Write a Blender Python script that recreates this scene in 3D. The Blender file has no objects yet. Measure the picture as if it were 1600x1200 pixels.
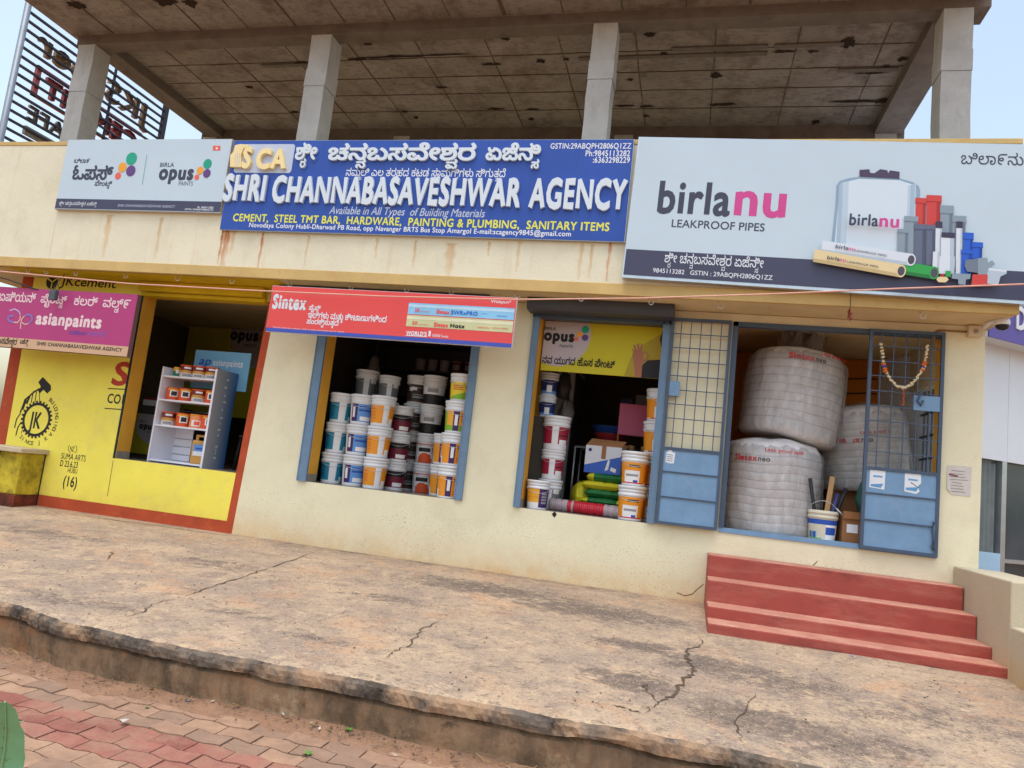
import bpy, bmesh, math, random
from mathutils import Vector, Matrix, noise, geometry
random.seed(7)
R = math.radians
scn = bpy.context.scene
COL = scn.collection

# ------------------------------------------------------------------ camera
CAM = Vector((4.8856, -7.5192, 0.3307))
PITCH, YAW, ROLL, FPX = 0.1241, 0.2445, 0.1110, 1130.8
_F = Vector((-math.sin(YAW)*math.cos(PITCH), math.cos(YAW)*math.cos(PITCH), math.sin(PITCH)))
_R0 = Vector((math.cos(YAW), math.sin(YAW), 0)); _U0 = _R0.cross(_F)
_R = _R0*math.cos(ROLL) + _U0*math.sin(ROLL); _U = _U0*math.cos(ROLL) - _R0*math.sin(ROLL)
cam = bpy.data.objects.new("camera", bpy.data.cameras.new("camera")); COL.objects.link(cam)
M4 = Matrix((_R, _U, -_F)).transposed().to_4x4(); M4.translation = CAM
cam.matrix_world = M4
cam.data.sensor_width = 36; cam.data.lens = FPX/1600*36
cam.data.clip_start = 0.02; cam.data.clip_end = 3000
scn.camera = cam

# ------------------------------------------------------------------ light
SUN_EL, SUN_AZ = R(76), R(190)       # azimuth clockwise from +y : a veiled sun high in front of the shop
w = bpy.data.worlds.new("World"); scn.world = w; w.use_nodes = True
nt = w.node_tree; bg = nt.nodes["Background"]
sky = nt.nodes.new("ShaderNodeTexSky"); sky.sky_type = 'NISHITA'; sky.sun_disc = False
sky.sun_elevation = SUN_EL; sky.sun_rotation = SUN_AZ
sky.air_density = 1.6; sky.dust_density = 3.0; sky.ozone_density = 1.0
hs = nt.nodes.new("ShaderNodeHueSaturation"); hs.inputs["Saturation"].default_value = 0.8
nt.links.new(sky.outputs[0], hs.inputs["Color"]); nt.links.new(hs.outputs[0], bg.inputs["Color"])
bg.inputs["Strength"].default_value = 0.15
sd = bpy.data.lights.new("sun", 'SUN'); sd.energy = 0.65; sd.angle = R(35); sd.color = (1, .99, .97)
so = bpy.data.objects.new("sun", sd); COL.objects.link(so)
sdir = Vector((math.sin(SUN_AZ)*math.cos(SUN_EL), math.cos(SUN_AZ)*math.cos(SUN_EL), math.sin(SUN_EL)))
so.rotation_euler = (-sdir).to_track_quat('-Z', 'Y').to_euler(); so.location = sdir*30
scn.view_settings.view_transform = 'Standard'; scn.view_settings.look = 'None'
scn.view_settings.exposure = 0.82; scn.view_settings.gamma = 1.0
scn.cycles.max_bounces = 8; scn.cycles.diffuse_bounces = 5

# ------------------------------------------------------------------ maths helpers
def _ray(px, py): return _F + _R*((px-800)/FPX) - _U*((py-600)/FPX)
def W(px, py, y=0.0):                       # a point of the wall-parallel plane at depth y
    d = _ray(px, py); p = CAM + d*((y-CAM.y)/d.y)
    if HANG: piv, a = HANG; q = p-piv; p = piv+Vector((q.x*math.cos(a)-q.z*math.sin(a), q.y, q.x*math.sin(a)+q.z*math.cos(a)))
    return p
HANG = None                                 # (pivot, angle) while the parts of a board that hangs askew are laid out
def WZ(px, py, z):
    d = _ray(px, py); return CAM + d*((z-CAM.z)/d.z)
def WX(px, py, x):
    d = _ray(px, py); return CAM + d*((x-CAM.x)/d.x)
GZ0, GS = -0.69, 0.058                      # forecourt: height at the wall and its fall to the kerb
def gz(y): return GZ0 + GS*min(y, 0)
def G(px, py):
    d = _ray(px, py); t = (GZ0 + GS*CAM.y - CAM.z)/(d.z - GS*d.y); return CAM + d*t
def S(r, g, b, k=1.0):                      # sRGB 0-255 -> linear
    f = lambda c: (c/255/12.92 if c/255 <= .04045 else ((c/255+.055)/1.055)**2.4)
    return (f(r)*k, f(g)*k, f(b)*k, 1)

# ------------------------------------------------------------------ materials
MATS = {}
def mat(name, col, rough=.6, var=.12, scale=3.0, bump=.0, bscale=60, spec=.4, metal=0, stain=None, coat=0, stretch=None):
    """procedural paint / plaster / metal: base colour broken by two noises, optional stain colour, fine bump"""
    if name in MATS: return MATS[name]
    m = bpy.data.materials.new(name); m.use_nodes = True; n = m.node_tree.nodes; L = m.node_tree.links
    p = n["Principled BSDF"]; p.inputs["Roughness"].default_value = rough
    p.inputs["Specular IOR Level"].default_value = spec; p.inputs["Metallic"].default_value = metal
    if coat: p.inputs["Coat Weight"].default_value = coat
    tc = n.new("ShaderNodeTexCoord"); src = tc.outputs["Object"]
    if stretch:
        mp = n.new("ShaderNodeMapping"); mp.inputs["Scale"].default_value = stretch
        L.new(src, mp.inputs[0]); vec = mp.outputs[0]
    else: vec = src
    c = tuple(col[:3])
    last = None
    if var:
        nz = n.new("ShaderNodeTexNoise"); nz.inputs["Scale"].default_value = scale; nz.inputs["Detail"].default_value = 8; nz.inputs["Roughness"].default_value = .65
        L.new(vec, nz.inputs["Vector"])
        rp = n.new("ShaderNodeValToRGB"); rp.color_ramp.elements[0].position = .3; rp.color_ramp.elements[1].position = .72
        rp.color_ramp.elements[0].color = tuple(max(0, x*(1-var)) for x in c)+(1,)
        rp.color_ramp.elements[1].color = tuple(min(.95, x*(1+var*.8)) for x in c)+(1,)
        L.new(nz.outputs["Fac"], rp.inputs[0]); last = rp.outputs[0]
    if stain:
        for (scol, ssc, lo, hi, amt, sstr) in stain:
            nz = n.new("ShaderNodeTexNoise"); nz.inputs["Scale"].default_value = ssc; nz.inputs["Detail"].default_value = 9; nz.inputs["Roughness"].default_value = .7
            mp = n.new("ShaderNodeMapping"); mp.inputs["Scale"].default_value = sstr or (1, 1, 1); mp.inputs["Location"].default_value = (ssc*1.7, 3.1, ssc)
            L.new(src, mp.inputs[0]); L.new(mp.outputs[0], nz.inputs["Vector"])
            mr = n.new("ShaderNodeMapRange"); mr.inputs[1].default_value = lo; mr.inputs[2].default_value = hi; mr.inputs[4].default_value = amt
            L.new(nz.outputs["Fac"], mr.inputs[0])
            mx = n.new("ShaderNodeMix"); mx.data_type = 'RGBA'
            L.new(mr.outputs[0], mx.inputs[0])
            if last is not None: L.new(last, mx.inputs[6])
            else: mx.inputs[6].default_value = c+(1,)
            mx.inputs[7].default_value = tuple(scol[:3])+(1,); last = mx.outputs[2]
    if last is not None: L.new(last, p.inputs["Base Color"])
    else: p.inputs["Base Color"].default_value = c+(1,)
    if bump:
        nb = n.new("ShaderNodeTexNoise"); nb.inputs["Scale"].default_value = bscale; nb.inputs["Detail"].default_value = 6; L.new(vec, nb.inputs["Vector"])
        bp = n.new("ShaderNodeBump"); bp.inputs["Strength"].default_value = bump; bp.inputs["Distance"].default_value = .01
        L.new(nb.outputs["Fac"], bp.inputs["Height"]); L.new(bp.outputs[0], p.inputs["Normal"])
    MATS[name] = m; return m

def plaster(name, col, dust, speck=True, streak=None, speck_x=(.2, 1.0), dust_top=.55):
    """lime-washed wall: cloudy colour, soil splashed on the lowest band, flaked dark pinholes, run-off streaks"""
    m = mat(name, col, rough=.85, var=.07, scale=1.6, bump=.25, bscale=45, spec=.2)
    n = m.node_tree.nodes; L = m.node_tree.links; p = n["Principled BSDF"]
    last = p.inputs["Base Color"].links[0].from_socket
    tc = n.new("ShaderNodeTexCoord"); sx = n.new("ShaderNodeSeparateXYZ"); L.new(tc.outputs["Object"], sx.inputs[0])
    def mixin(fac, c):
        nonlocal last
        mx = n.new("ShaderNodeMix"); mx.data_type = 'RGBA'; L.new(fac, mx.inputs[0]); L.new(last, mx.inputs[6])
        mx.inputs[7].default_value = tuple(c[:3])+(1,); last = mx.outputs[2]
    def math2(op, a, b):
        q = n.new("ShaderNodeMath"); q.operation = op
        for i, v in ((0, a), (1, b)):
            if isinstance(v, (int, float)): q.inputs[i].default_value = v
            else: L.new(v, q.inputs[i])
        return q.outputs[0]
    def noi(scale, stretch=(1, 1, 1), det=6, off=0):
        mp = n.new("ShaderNodeMapping"); mp.inputs["Scale"].default_value = stretch; mp.inputs["Location"].default_value = (off, off, off)
        L.new(tc.outputs["Object"], mp.inputs[0])
        q = n.new("ShaderNodeTexNoise"); q.inputs["Scale"].default_value = scale; q.inputs["Detail"].default_value = det; q.inputs["Roughness"].default_value = .65
        L.new(mp.outputs[0], q.inputs["Vector"]); return q.outputs["Fac"]
    def rng(v, a, b, c, d):
        q = n.new("ShaderNodeMapRange")
        for i, x in enumerate((a, b, c, d)): q.inputs[i+1].default_value = x
        L.new(v, q.inputs[0]); return q.outputs[0]
    # grime clouds
    mixin(rng(noi(2.2, off=4), .52, .75, 0, .28), S(185, 172, 136))
    mixin(rng(noi(9, off=9), .58, .72, 0, .2), S(200, 188, 152))
    if dust:
        h = rng(sx.outputs[2], -.72, -.72+dust_top, 1, 0)
        mixin(math2('MULTIPLY', math2('POWER', h, 1.8), rng(noi(4, off=2), .3, .7, .25, .9)), dust)
    if streak:
        mixin(rng(noi(3.2, (3, 1, .12), 7, 3), .56, .72, 0, .35), streak)
        mixin(rng(noi(5.5, (3, 1, .05), 4, 7), .66, .74, 0, .45), S(190, 125, 60))
    if speck:
        dots = rng(noi(64, off=1, det=2), .63, .665, 0, .9)
        zone = math2('MULTIPLY', rng(noi(1.1, off=6), .42, .60, 0, 1), rng(sx.outputs[2], -.04, -.25, 0, 1))
        mixin(math2('MULTIPLY', dots, zone), S(60, 50, 40))
    L.new(last, p.inputs["Base Color"])
    return m

# ------------------------------------------------------------------ mesh builder
class MB:
    def __init__(s): s.v = []; s.f = []; s.mi = []; s.ms = []; s.cur = 0; s.smooth = set()
    def m(s, material):
        if material not in s.ms: s.ms.append(material)
        s.cur = s.ms.index(material); return s
    def face(s, idx): s.f.append(tuple(idx)); s.mi.append(s.cur)
    def quad(s, *p):
        b = len(s.v); s.v += [tuple(q) for q in p]; s.face(range(b, b+len(p))); return s
    def box(s, x0, x1, y0, y1, z0, z1, rot=None, org=None):
        b = len(s.v)
        for z in (z0, z1):
            for (x, y) in ((x0, y0), (x1, y0), (x1, y1), (x0, y1)):
                p = Vector((x, y, z))
                if rot is not None: p = rot @ p
                if org is not None: p = p + Vector(org)
                s.v.append(tuple(p))
        for f in ((0, 3, 2, 1), (4, 5, 6, 7), (0, 1, 5, 4), (1, 2, 6, 5), (2, 3, 7, 6), (3, 0, 4, 7)):
            s.face([b+i for i in f])
        return s
    def bar(s, a, b, w, h=None):             # square bar from a to b
        a, b = Vector(a), Vector(b); h = h or w; d = (b-a).normalized()
        up = Vector((0, 0, 1)) if abs(d.z) < .9 else Vector((0, 1, 0))
        r = d.cross(up).normalized(); u = r.cross(d)
        base = len(s.v)
        for q in (a, b):
            for (i, j) in ((-1, -1), (1, -1), (1, 1), (-1, 1)): s.v.append(tuple(q+r*i*w/2+u*j*h/2))
        for f in ((0, 1, 2, 3), (7, 6, 5, 4), (0, 4, 5, 1), (1, 5, 6, 2), (2, 6, 7, 3), (3, 7, 4, 0)): s.face([base+i for i in f])
        return s
    def tube(s, pts, r, n=8, closed=False):
        pts = [Vector(p) for p in pts]; rr = r if isinstance(r, (list, tuple)) else [r]*len(pts)
        base = len(s.v); k = len(pts)
        for i, p in enumerate(pts):
            d = (pts[(i+1) % k if closed else min(i+1, k-1)] - pts[(i-1) if (closed or i) else 0])
            d = d.normalized() if d.length > 1e-9 else Vector((0, 0, 1))
            up = Vector((0, 0, 1)) if abs(d.z) < .95 else Vector((0, 1, 0))
            a = d.cross(up).normalized(); b = a.cross(d)
            for j in range(n):
                t = 2*math.pi*j/n; s.v.append(tuple(p + a*math.cos(t)*rr[i] + b*math.sin(t)*rr[i]))
        for i in range(k if closed else k-1):
            for j in range(n):
                s.smooth.add(len(s.f))
                s.face([base+i*n+j, base+i*n+(j+1) % n, base+((i+1) % k)*n+(j+1) % n, base+((i+1) % k)*n+j])
        if not closed:
            s.face([base+j for j in range(n)][::-1]); s.face([base+(k-1)*n+j for j in range(n)])
        return s
    def lathe(s, prof, n=32, org=(0, 0, 0), pick=None, warp=None, rot=None):
        base = len(s.v); org = Vector(org)
        for (r, z) in prof:
            for j in range(n):
                t = 2*math.pi*j/n; p = Vector((r*math.sin(t), -r*math.cos(t), z))
                if warp: p = warp(p, t)
                if rot is not None: p = rot @ p
                s.v.append(tuple(p+org))
        keep = s.cur
        for i in range(len(prof)-1):
            zc = (prof[i][1]+prof[i+1][1])/2
            for j in range(n):
                a = math.degrees(2*math.pi*(j+.5)/n); a = a-360 if a > 180 else a
                if pick:
                    q = pick(a, zc); s.m(q) if q else None
                    if not q: s.cur = keep
                s.smooth.add(len(s.f))
                s.face([base+i*n+j, base+i*n+(j+1) % n, base+(i+1)*n+(j+1) % n, base+(i+1)*n+j])
        s.cur = keep
        if prof[0][0] > 1e-4: s.face([base+j for j in range(n)][::-1])
        if prof[-1][0] > 1e-4: s.face([base+(len(prof)-1)*n+j for j in range(n)])
        return s
    def build(s, name, material=None, parent=None, bevel=0):
        me = bpy.data.meshes.new(name); me.from_pydata(s.v, [], s.f)
        for q in (s.ms or [material]): me.materials.append(q)
        if s.ms: me.polygons.foreach_set("material_index", s.mi)
        if s.smooth:
            for i in s.smooth: me.polygons[i].use_smooth = True
        me.update()
        o = bpy.data.objects.new(name, me); COL.objects.link(o)
        if parent is not None: o.parent = parent
        if bevel:
            b = o.modifiers.new("bevel", 'BEVEL'); b.width = bevel; b.segments = 2; b.limit_method = 'ANGLE'; b.angle_limit = R(50)
        return o

def tag(o, label=None, cat=None, group=None, kind=None):
    if label: o["label"] = label
    if cat: o["category"] = cat
    if group: o["group"] = group
    if kind: o["kind"] = kind
    return o
def thing(name, label, cat, loc=(0, 0, 0), rz=0, group=None):
    o = bpy.data.objects.new(name, None); COL.objects.link(o); o.empty_display_size = .1
    o.location = loc; o.rotation_euler = (0, 0, rz); return tag(o, label, cat, group)
def copy_thing(src, loc, rz=0, label=None):
    c = src.copy(); COL.objects.link(c); c.location = loc; c.rotation_euler = (0, 0, rz)
    if label: c["label"] = label
    for ch in list(src.children):
        d = ch.copy(); COL.objects.link(d); d.parent = c
        for g in list(ch.children):
            e = g.copy(); COL.objects.link(e); e.parent = d
    return c

# ------------------------------------------------------------------ lettering (cut from the built-in font, filled by winding number)
_GC = {}; _AD = {}
def _contours(body, bold=0.0):
    key = (body, bold)
    if key in _GC: return _GC[key]
    cu = bpy.data.curves.new("glyphs", 'FONT'); cu.body = body; cu.fill_mode = 'NONE'; cu.resolution_u = 3
    ob = bpy.data.objects.new("glyphs", cu); me = ob.to_mesh()
    if me is None:
        bpy.data.objects.remove(ob); bpy.data.curves.remove(cu); _GC[key] = []; return []
    vs = [v.co.to_2d() for v in me.vertices]
    adj = {}
    for e in me.edges:
        a, b = e.vertices; adj.setdefault(a, []).append(b); adj.setdefault(b, []).append(a)
    seen = set(); out = []
    for st in range(len(vs)):
        if st in seen or st not in adj: continue
        loop = [st]; seen.add(st); cur = st
        # keep the file order so that the winding is preserved
        n0 = st+1 if st+1 in adj[st] else adj[st][0]
        cur = n0
        while cur not in seen:
            seen.add(cur); loop.append(cur)
            nx = [q for q in adj[cur] if q not in seen]
            if not nx: break
            cur = cur+1 if cur+1 in nx else nx[0]
        pts = []
        for i in loop:
            if not pts or (vs[i]-pts[-1]).length > 1e-4: pts.append(vs[i].copy())
        if len(pts) > 2 and (pts[0]-pts[-1]).length < 1e-4: pts.pop()
        if len(pts) > 2: out.append(pts)
    ob.to_mesh_clear(); bpy.data.objects.remove(ob); bpy.data.curves.remove(cu)
    if bold and out:
        area = lambda c: sum(c[i-1].x*c[i].y-c[i].x*c[i-1].y for i in range(len(c)))
        sg = 1 if area(max(out, key=lambda c: abs(area(c)))) > 0 else -1
        new = []
        for c in out:
            k = len(c); d = []
            for i in range(k):
                t = (c[(i+1) % k]-c[i-1]); t = t.normalized() if t.length > 1e-9 else Vector((1, 0))
                d.append(c[i]+Vector((t.y, -t.x))*sg*bold)
            new.append(d)
        out = new
    _GC[key] = out; return out
def _adv(body):
    q = lambda t: max((p.x for c in _contours(t) for p in c), default=0)
    if body not in _AD: _AD[body] = q(body+"l")-q("l")
    return _AD[body]
def layout(text, bold=0.0):
    """{X} sets X as a small letter under the letter before it, {X,dx} moves it sideways; returns contours in em units"""
    out = []; pen = 0.0; i = 0; buf = ""
    def flush():
        nonlocal pen, buf
        if buf:
            if bold > .012 and buf.isascii():            # thickened letters are set a little wider apart
                for ch in buf:
                    for c in _contours(ch, bold): out.append([p+Vector((pen, 0)) for p in c])
                    pen += _adv(ch)+1.3*bold
            else:
                for c in _contours(buf, bold): out.append([p+Vector((pen, 0)) for p in c])
                pen += _adv(buf)
            buf = ""
    while i < len(text):
        if text[i] == "{":
            flush(); j = text.index("}", i); t = text[i+1:j].split(","); dx = float(t[1]) if len(t) > 1 else -.42
            for c in _contours(t[0], bold*1.4): out.append([p*.52+Vector((pen+dx+.04, -.40)) for p in c])
            i = j+1
        else: buf += text[i]; i += 1
    flush(); return out
def _fill(cs):
    pts = []; edges = []
    for c in cs:
        b = len(pts); pts += c; edges += [(b+k, b+(k+1) % len(c)) for k in range(len(c))]
    if not pts: return [], []
    r = geometry.delaunay_2d_cdt(pts, edges, [], 0, 1e-5)
    vs, fs = r[0], r[2]
    segs = [(c[k], c[(k+1) % len(c)]) for c in cs for k in range(len(c))]
    lo = [(min(a.x, b.x), max(a.x, b.x), min(a.y, b.y), max(a.y, b.y), a, b) for a, b in segs]
    keep = []
    for f in fs:
        q = (vs[f[0]]+vs[f[1]]+vs[f[2]])/3; wn = 0
        for (x0, x1, y0, y1, a, b) in lo:
            if y0 <= q.y < y1 and x1 > q.x:
                x = a.x+(q.y-a.y)*(b.x-a.x)/(b.y-a.y)
                if x > q.x: wn += 1 if b.y > a.y else -1
        if wn: keep.append(f)
    return vs, keep
_FC = {}
def text_mesh(mb, text, o, u, v, width, cap, bold=0.0, ref="cap", shear=0.0, depth=0.0, place="fit"):
    """text whose ink starts at o and runs along u for `width`, its capitals `cap` tall along v; depth lifts it off the surface"""
    key = (text, bold)
    if key not in _FC:
        _FC[key] = _fill(layout(text, bold))
    vs, fs = _FC[key]
    if not fs: return
    hs_ = {"cap": .682, "x": .449, "kn": .79}[ref]
    used = set(i for f in fs for i in f)
    xs = [vs[i].x+shear*vs[i].y for i in used]; x0, x1 = min(xs), max(xs)
    kx = width/(x1-x0) if width else cap/hs_; ky = cap/hs_
    o, u, v = Vector(o), Vector(u), Vector(v); nrm = u.cross(v)
    base = len(mb.v); rem = {}
    for i in sorted(used):
        rem[i] = len(mb.v); p = vs[i]
        mb.v.append(tuple(o+u*((p.x+shear*p.y-x0)*kx)+v*(p.y*ky)+nrm*depth))
    cnt = {}
    for f in fs:
        a, b, c = f
        ar = (vs[b].x-vs[a].x)*(vs[c].y-vs[a].y)-(vs[c].x-vs[a].x)*(vs[b].y-vs[a].y)
        if ar < 0: f = (a, c, b)
        mb.face([rem[i] for i in f])
        if depth > .004:
            for k in range(3):
                e = (f[k], f[(k+1) % 3]); cnt[e] = cnt.get(e, 0)+1
    if depth > .004:
        back = {}
        for (a, b) in list(cnt):
            if (b, a) in cnt: continue
            for q in (a, b):
                if q not in back:
                    back[q] = len(mb.v); mb.v.append(tuple(Vector(mb.v[rem[q]])-nrm*(depth-.001)))
            mb.face([rem[b], rem[a], back[a], back[b]])
X1, Z1 = Vector((1, 0, 0)), Vector((0, 0, 1))
def T(mb, text, y, bl, tr, bold=0.0, ref="cap", shear=0.0, depth=.0015):
    a, b = W(*bl, y), W(*tr, y)
    text_mesh(mb, text, a, X1, Z1, b.x-a.x, b.z-a.z, bold, ref, shear, depth)
def poly(mb, y, pts, lift=.0015):            # flat printed / painted patch on a wall-parallel surface
    q = [W(px, py, y) for px, py in pts]
    for p in q: p.y = y-lift
    a = sum(q[i-1].x*q[i].z-q[i].x*q[i-1].z for i in range(len(q)))
    if a < 0: q.reverse()
    if len(q) > 4:
        b = len(mb.v); mb.v += [tuple(p) for p in q]
        for t in geometry.tessellate_polygon([[Vector((p.x, p.z, 0)) for p in q]]):
            t = list(t); A, B, C = (q[i] for i in t)
            if (B.x-A.x)*(C.z-A.z)-(C.x-A.x)*(B.z-A.z) < 0: t.reverse()
            mb.face([b+i for i in t])
    else: mb.quad(*q)
def disc(mb, y, c, r, lift=.0015, n=28, rr=None):
    p = W(*c, y); k = W(c[0]+r, c[1], y); rx = abs(k.x-p.x); rz = rx if rr is None else rx*rr
    mb.quad(*[(p.x+rx*math.cos(2*math.pi*i/n), y-lift, p.z+rz*math.sin(2*math.pi*i/n)) for i in range(n)])
def line(mb, y, pts, w, lift=.0015):         # painted stroke through pixel points, w metres wide
    q = [W(*p, y) for p in pts]
    for i in range(len(q)-1):
        a, b = q[i], q[i+1]; d = Vector((b.x-a.x, 0, b.z-a.z)).normalized(); n = Vector((-d.z, 0, d.x))*w/2
        a, b = a-d*w*.3, b+d*w*.3; l_ = lift+.0003*(i % 3)
        mb.quad(*[(p.x, y-l_, p.z) for p in (a-n, b-n, b+n, a+n)])

# ================================================================== PALETTE
cream_u = plaster("parapet_plaster", S(230, 223, 196), None, speck=False, streak=S(206, 180, 126))
cream_l = plaster("wall_plaster", S(230, 222, 190), S(208, 160, 100), dust_top=.5)
yellow = plaster("yellow_paint", S(244, 228, 96), S(205, 170, 80), speck=False)
redband = mat("red_oxide_band", S(178, 78, 48), .8, .18, 4, .2, 40, .2, stain=[(S(205, 120, 80), 6, .55, .75, .5, None)])
tanlip = mat("tan_lip_paint", S(206, 176, 116), .8, .12, 3, .2, 40, .2, stain=[(S(190, 120, 60), 3, .55, .75, .6, (1, 1, 1))])
soffitm = mat("soffit_plaster", S(214, 194, 150), .9, .1, 2, .2, 40, .1, stain=[(S(150, 115, 70), 5, .55, .8, .4, None)])
olive = mat("yellow_soffit_paint", S(205, 172, 30), .8, .12, 3, .15, 40, .2)
orangej = mat("ochre_jamb_paint", S(224, 166, 60), .75, .1, 3, .15, 40, .2)
rawcem = mat("bare_cement", S(150, 140, 128), .9, .2, 14, .4, 60, .1)
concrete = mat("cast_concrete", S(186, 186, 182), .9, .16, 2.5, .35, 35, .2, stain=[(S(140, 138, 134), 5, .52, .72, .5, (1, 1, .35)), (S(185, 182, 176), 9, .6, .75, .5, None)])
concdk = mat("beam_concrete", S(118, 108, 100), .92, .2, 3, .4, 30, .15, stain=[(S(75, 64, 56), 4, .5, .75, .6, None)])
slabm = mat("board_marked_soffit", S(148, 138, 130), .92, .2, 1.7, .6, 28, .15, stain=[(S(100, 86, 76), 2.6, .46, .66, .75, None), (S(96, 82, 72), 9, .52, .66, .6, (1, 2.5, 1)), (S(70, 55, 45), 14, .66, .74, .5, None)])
seam = mat("board_seam", S(98, 84, 74), .95, .3, 8, .3, 40, .1)
cavity = mat("rotten_board", S(58, 47, 40), .95, .4, 20, .4, 60, .1)
bluest = mat("blue_grey_steel", S(116, 151, 184), .5, .12, 5, .12, 60, .45, stain=[(S(150, 172, 192), 7, .55, .78, .35, None), (S(110, 80, 60), 20, .7, .8, .6, None)])
darkst = mat("dark_blue_steel", S(72, 88, 108), .55, .15, 6, .15, 60, .4, stain=[(S(95, 75, 60), 18, .66, .8, .5, None)])
shutm = mat("dark_grey_shutter", S(66, 68, 74), .5, .12, 4, .1, 50, .4)
blackm = mat("black_paint", S(32, 31, 32), .7, .15, 6)
granite = mat("granite_floor", S(136, 126, 120), .32, .2, 30, .05, 80, .4)
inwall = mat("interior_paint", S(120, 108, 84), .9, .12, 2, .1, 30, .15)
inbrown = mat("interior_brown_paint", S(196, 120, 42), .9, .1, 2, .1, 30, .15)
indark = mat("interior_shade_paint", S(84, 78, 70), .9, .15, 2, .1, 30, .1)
white = mat("white_plastic", S(226, 228, 230), .38, .03, 6, 0, 50, .45)
whitepr = mat("white_flex_print", S(194, 211, 221), .45, .03, 1.2, .25, 1.6, .4)
silver = mat("aluminium_trim", S(190, 196, 202), .28, .12, 8, .05, 40, .5, metal=.8)
ink = mat("charcoal_print", S(62, 66, 84), .55, .05, 3)

# ================================================================== SHOP BUILDING
shop = thing("shop_building", "two level cream and yellow hardware shop with raw concrete columns and open upper floor", "building")
XL, XR = -3.70, 7.53
# front wall: a grid of cells, openings left out; column lines may lean (x at z=0, lean per metre)
xs = [(XL, -.03), (-3.52, -.03), (-1.835, 0), (-.14, .042), (-.045, .042), (.752, 0), (2.52, 0), (3.242, 0), (4.558, 0), (5.25, 0), (7.185, 0), (XR, 0)]
zs = [-.95, -.555, 0.0, 2.05, 2.12, 2.2]
def gx(i, z): return xs[i][0]+xs[i][1]*(z-.4)
openings = {2: (0, 2.05), 5: (0, 2.12), 7: (0, 2.12), 9: (0, 2.12)}
mb = MB()
for i in range(len(xs)-1):
    for j in range(len(zs)-1):
        z0, z1 = zs[j], zs[j+1]
        if i in openings and z0 >= openings[i][0] and z1 <= openings[i][1]: continue
        if i in (0, 3): mb.m(redband)
        elif i < 3: mb.m(redband if j == 0 else yellow)
        else: mb.m(cream_l)
        mb.quad((gx(i, z0), 0, z0), (gx(i+1, z0), 0, z0), (gx(i+1, z1), 0, z1), (gx(i, z1), 0, z1))
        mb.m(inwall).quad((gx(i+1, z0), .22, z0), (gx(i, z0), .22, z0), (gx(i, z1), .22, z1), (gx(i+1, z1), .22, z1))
for i, (a, b) in openings.items():            # reveals of the openings
    jm = orangej
    mb.m(jm).quad((gx(i, a+.09), 0, a+.09), (gx(i, a+.09), .22, a+.09), (gx(i, b), .22, b), (gx(i, b), 0, b))
    mb.m(rawcem).quad((gx(i, a), 0, a), (gx(i, a), .22, a), (gx(i, a+.09), .22, a+.09), (gx(i, a+.09), 0, a+.09))
    mb.m(jm).quad((gx(i+1, a), .22, a), (gx(i+1, a), 0, a), (gx(i+1, b), 0, b), (gx(i+1, b), .22, b))
    mb.m(jm).quad((gx(i, b), 0, b), (gx(i, b), .22, b), (gx(i+1, b), .22, b), (gx(i+1, b), 0, b))
front_wall = mb.build("front_wall", None, shop)
# floor, side and rear walls, partitions
mb = MB().m(granite); mb.box(XL+.02, XR-.02, .004, 4.3, -.12, 0.0); mb.build("shop_floor", None, shop)
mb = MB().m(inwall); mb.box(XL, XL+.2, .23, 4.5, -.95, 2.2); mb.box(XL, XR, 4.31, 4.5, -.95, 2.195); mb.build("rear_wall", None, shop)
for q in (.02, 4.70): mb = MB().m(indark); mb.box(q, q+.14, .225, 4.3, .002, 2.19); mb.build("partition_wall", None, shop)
# right side wall with a barred window near the front
mb = MB().m(cream_l)
mb.box(XR-.2, XR, .222, .5, -.95, 2.2); mb.box(XR-.2, XR, 1.7, 4.5, -.95, 2.2); mb.box(XR-.2, XR, .5, 1.7, -.95, .75); mb.box(XR-.2, XR, .5, 1.7, 1.75, 2.2)
side = mb.build("side_wall", None, shop)
mb = MB().m(darkst)
for k in range(9): mb.bar((XR-.1, .56+.135*k, .75), (XR-.1, .56+.135*k, 1.75), .014)
for z in (1.0, 1.25, 1.5): mb.bar((XR-.1, .5, z), (XR-.1, 1.7, z), .02)
mb.build("window_grille", None, shop)
# room 4 ochre lining
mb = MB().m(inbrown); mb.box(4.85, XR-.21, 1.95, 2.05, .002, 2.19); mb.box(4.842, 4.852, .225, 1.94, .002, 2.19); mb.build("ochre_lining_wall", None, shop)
# first floor slab, lip and parapet
mb = MB().m(soffitm); mb.box(-4.6, 7.60, -.46, 4.55, 2.205, 2.32); mb.build("floor_slab", None, shop)
mb = MB().m(olive); mb.quad((-3.68, -.449, 2.201), (.30, -.449, 2.201), (.30, -.005, 2.201), (-3.2, -.005, 2.201)); 
for f in range(1): mb.f[-1] = mb.f[-1][::-1]
mb.build("painted_soffit", None, shop)
mb = MB().m(tanlip); mb.box(-4.6, 7.61, -.512, -.462, 2.2, 2.32); mb.build("lip_band", None, shop, bevel=.006)
mb = MB().m(cream_u); mb.box(-4.6, 7.60, -.50, -.38, 2.322, 3.78); mb.build("parapet", None, shop)
mb = MB().m(tanlip); mb.box(-4.6, 7.61, -.507, -.36, 3.782, 3.835); mb.build("coping", None, shop, bevel=.006)
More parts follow.
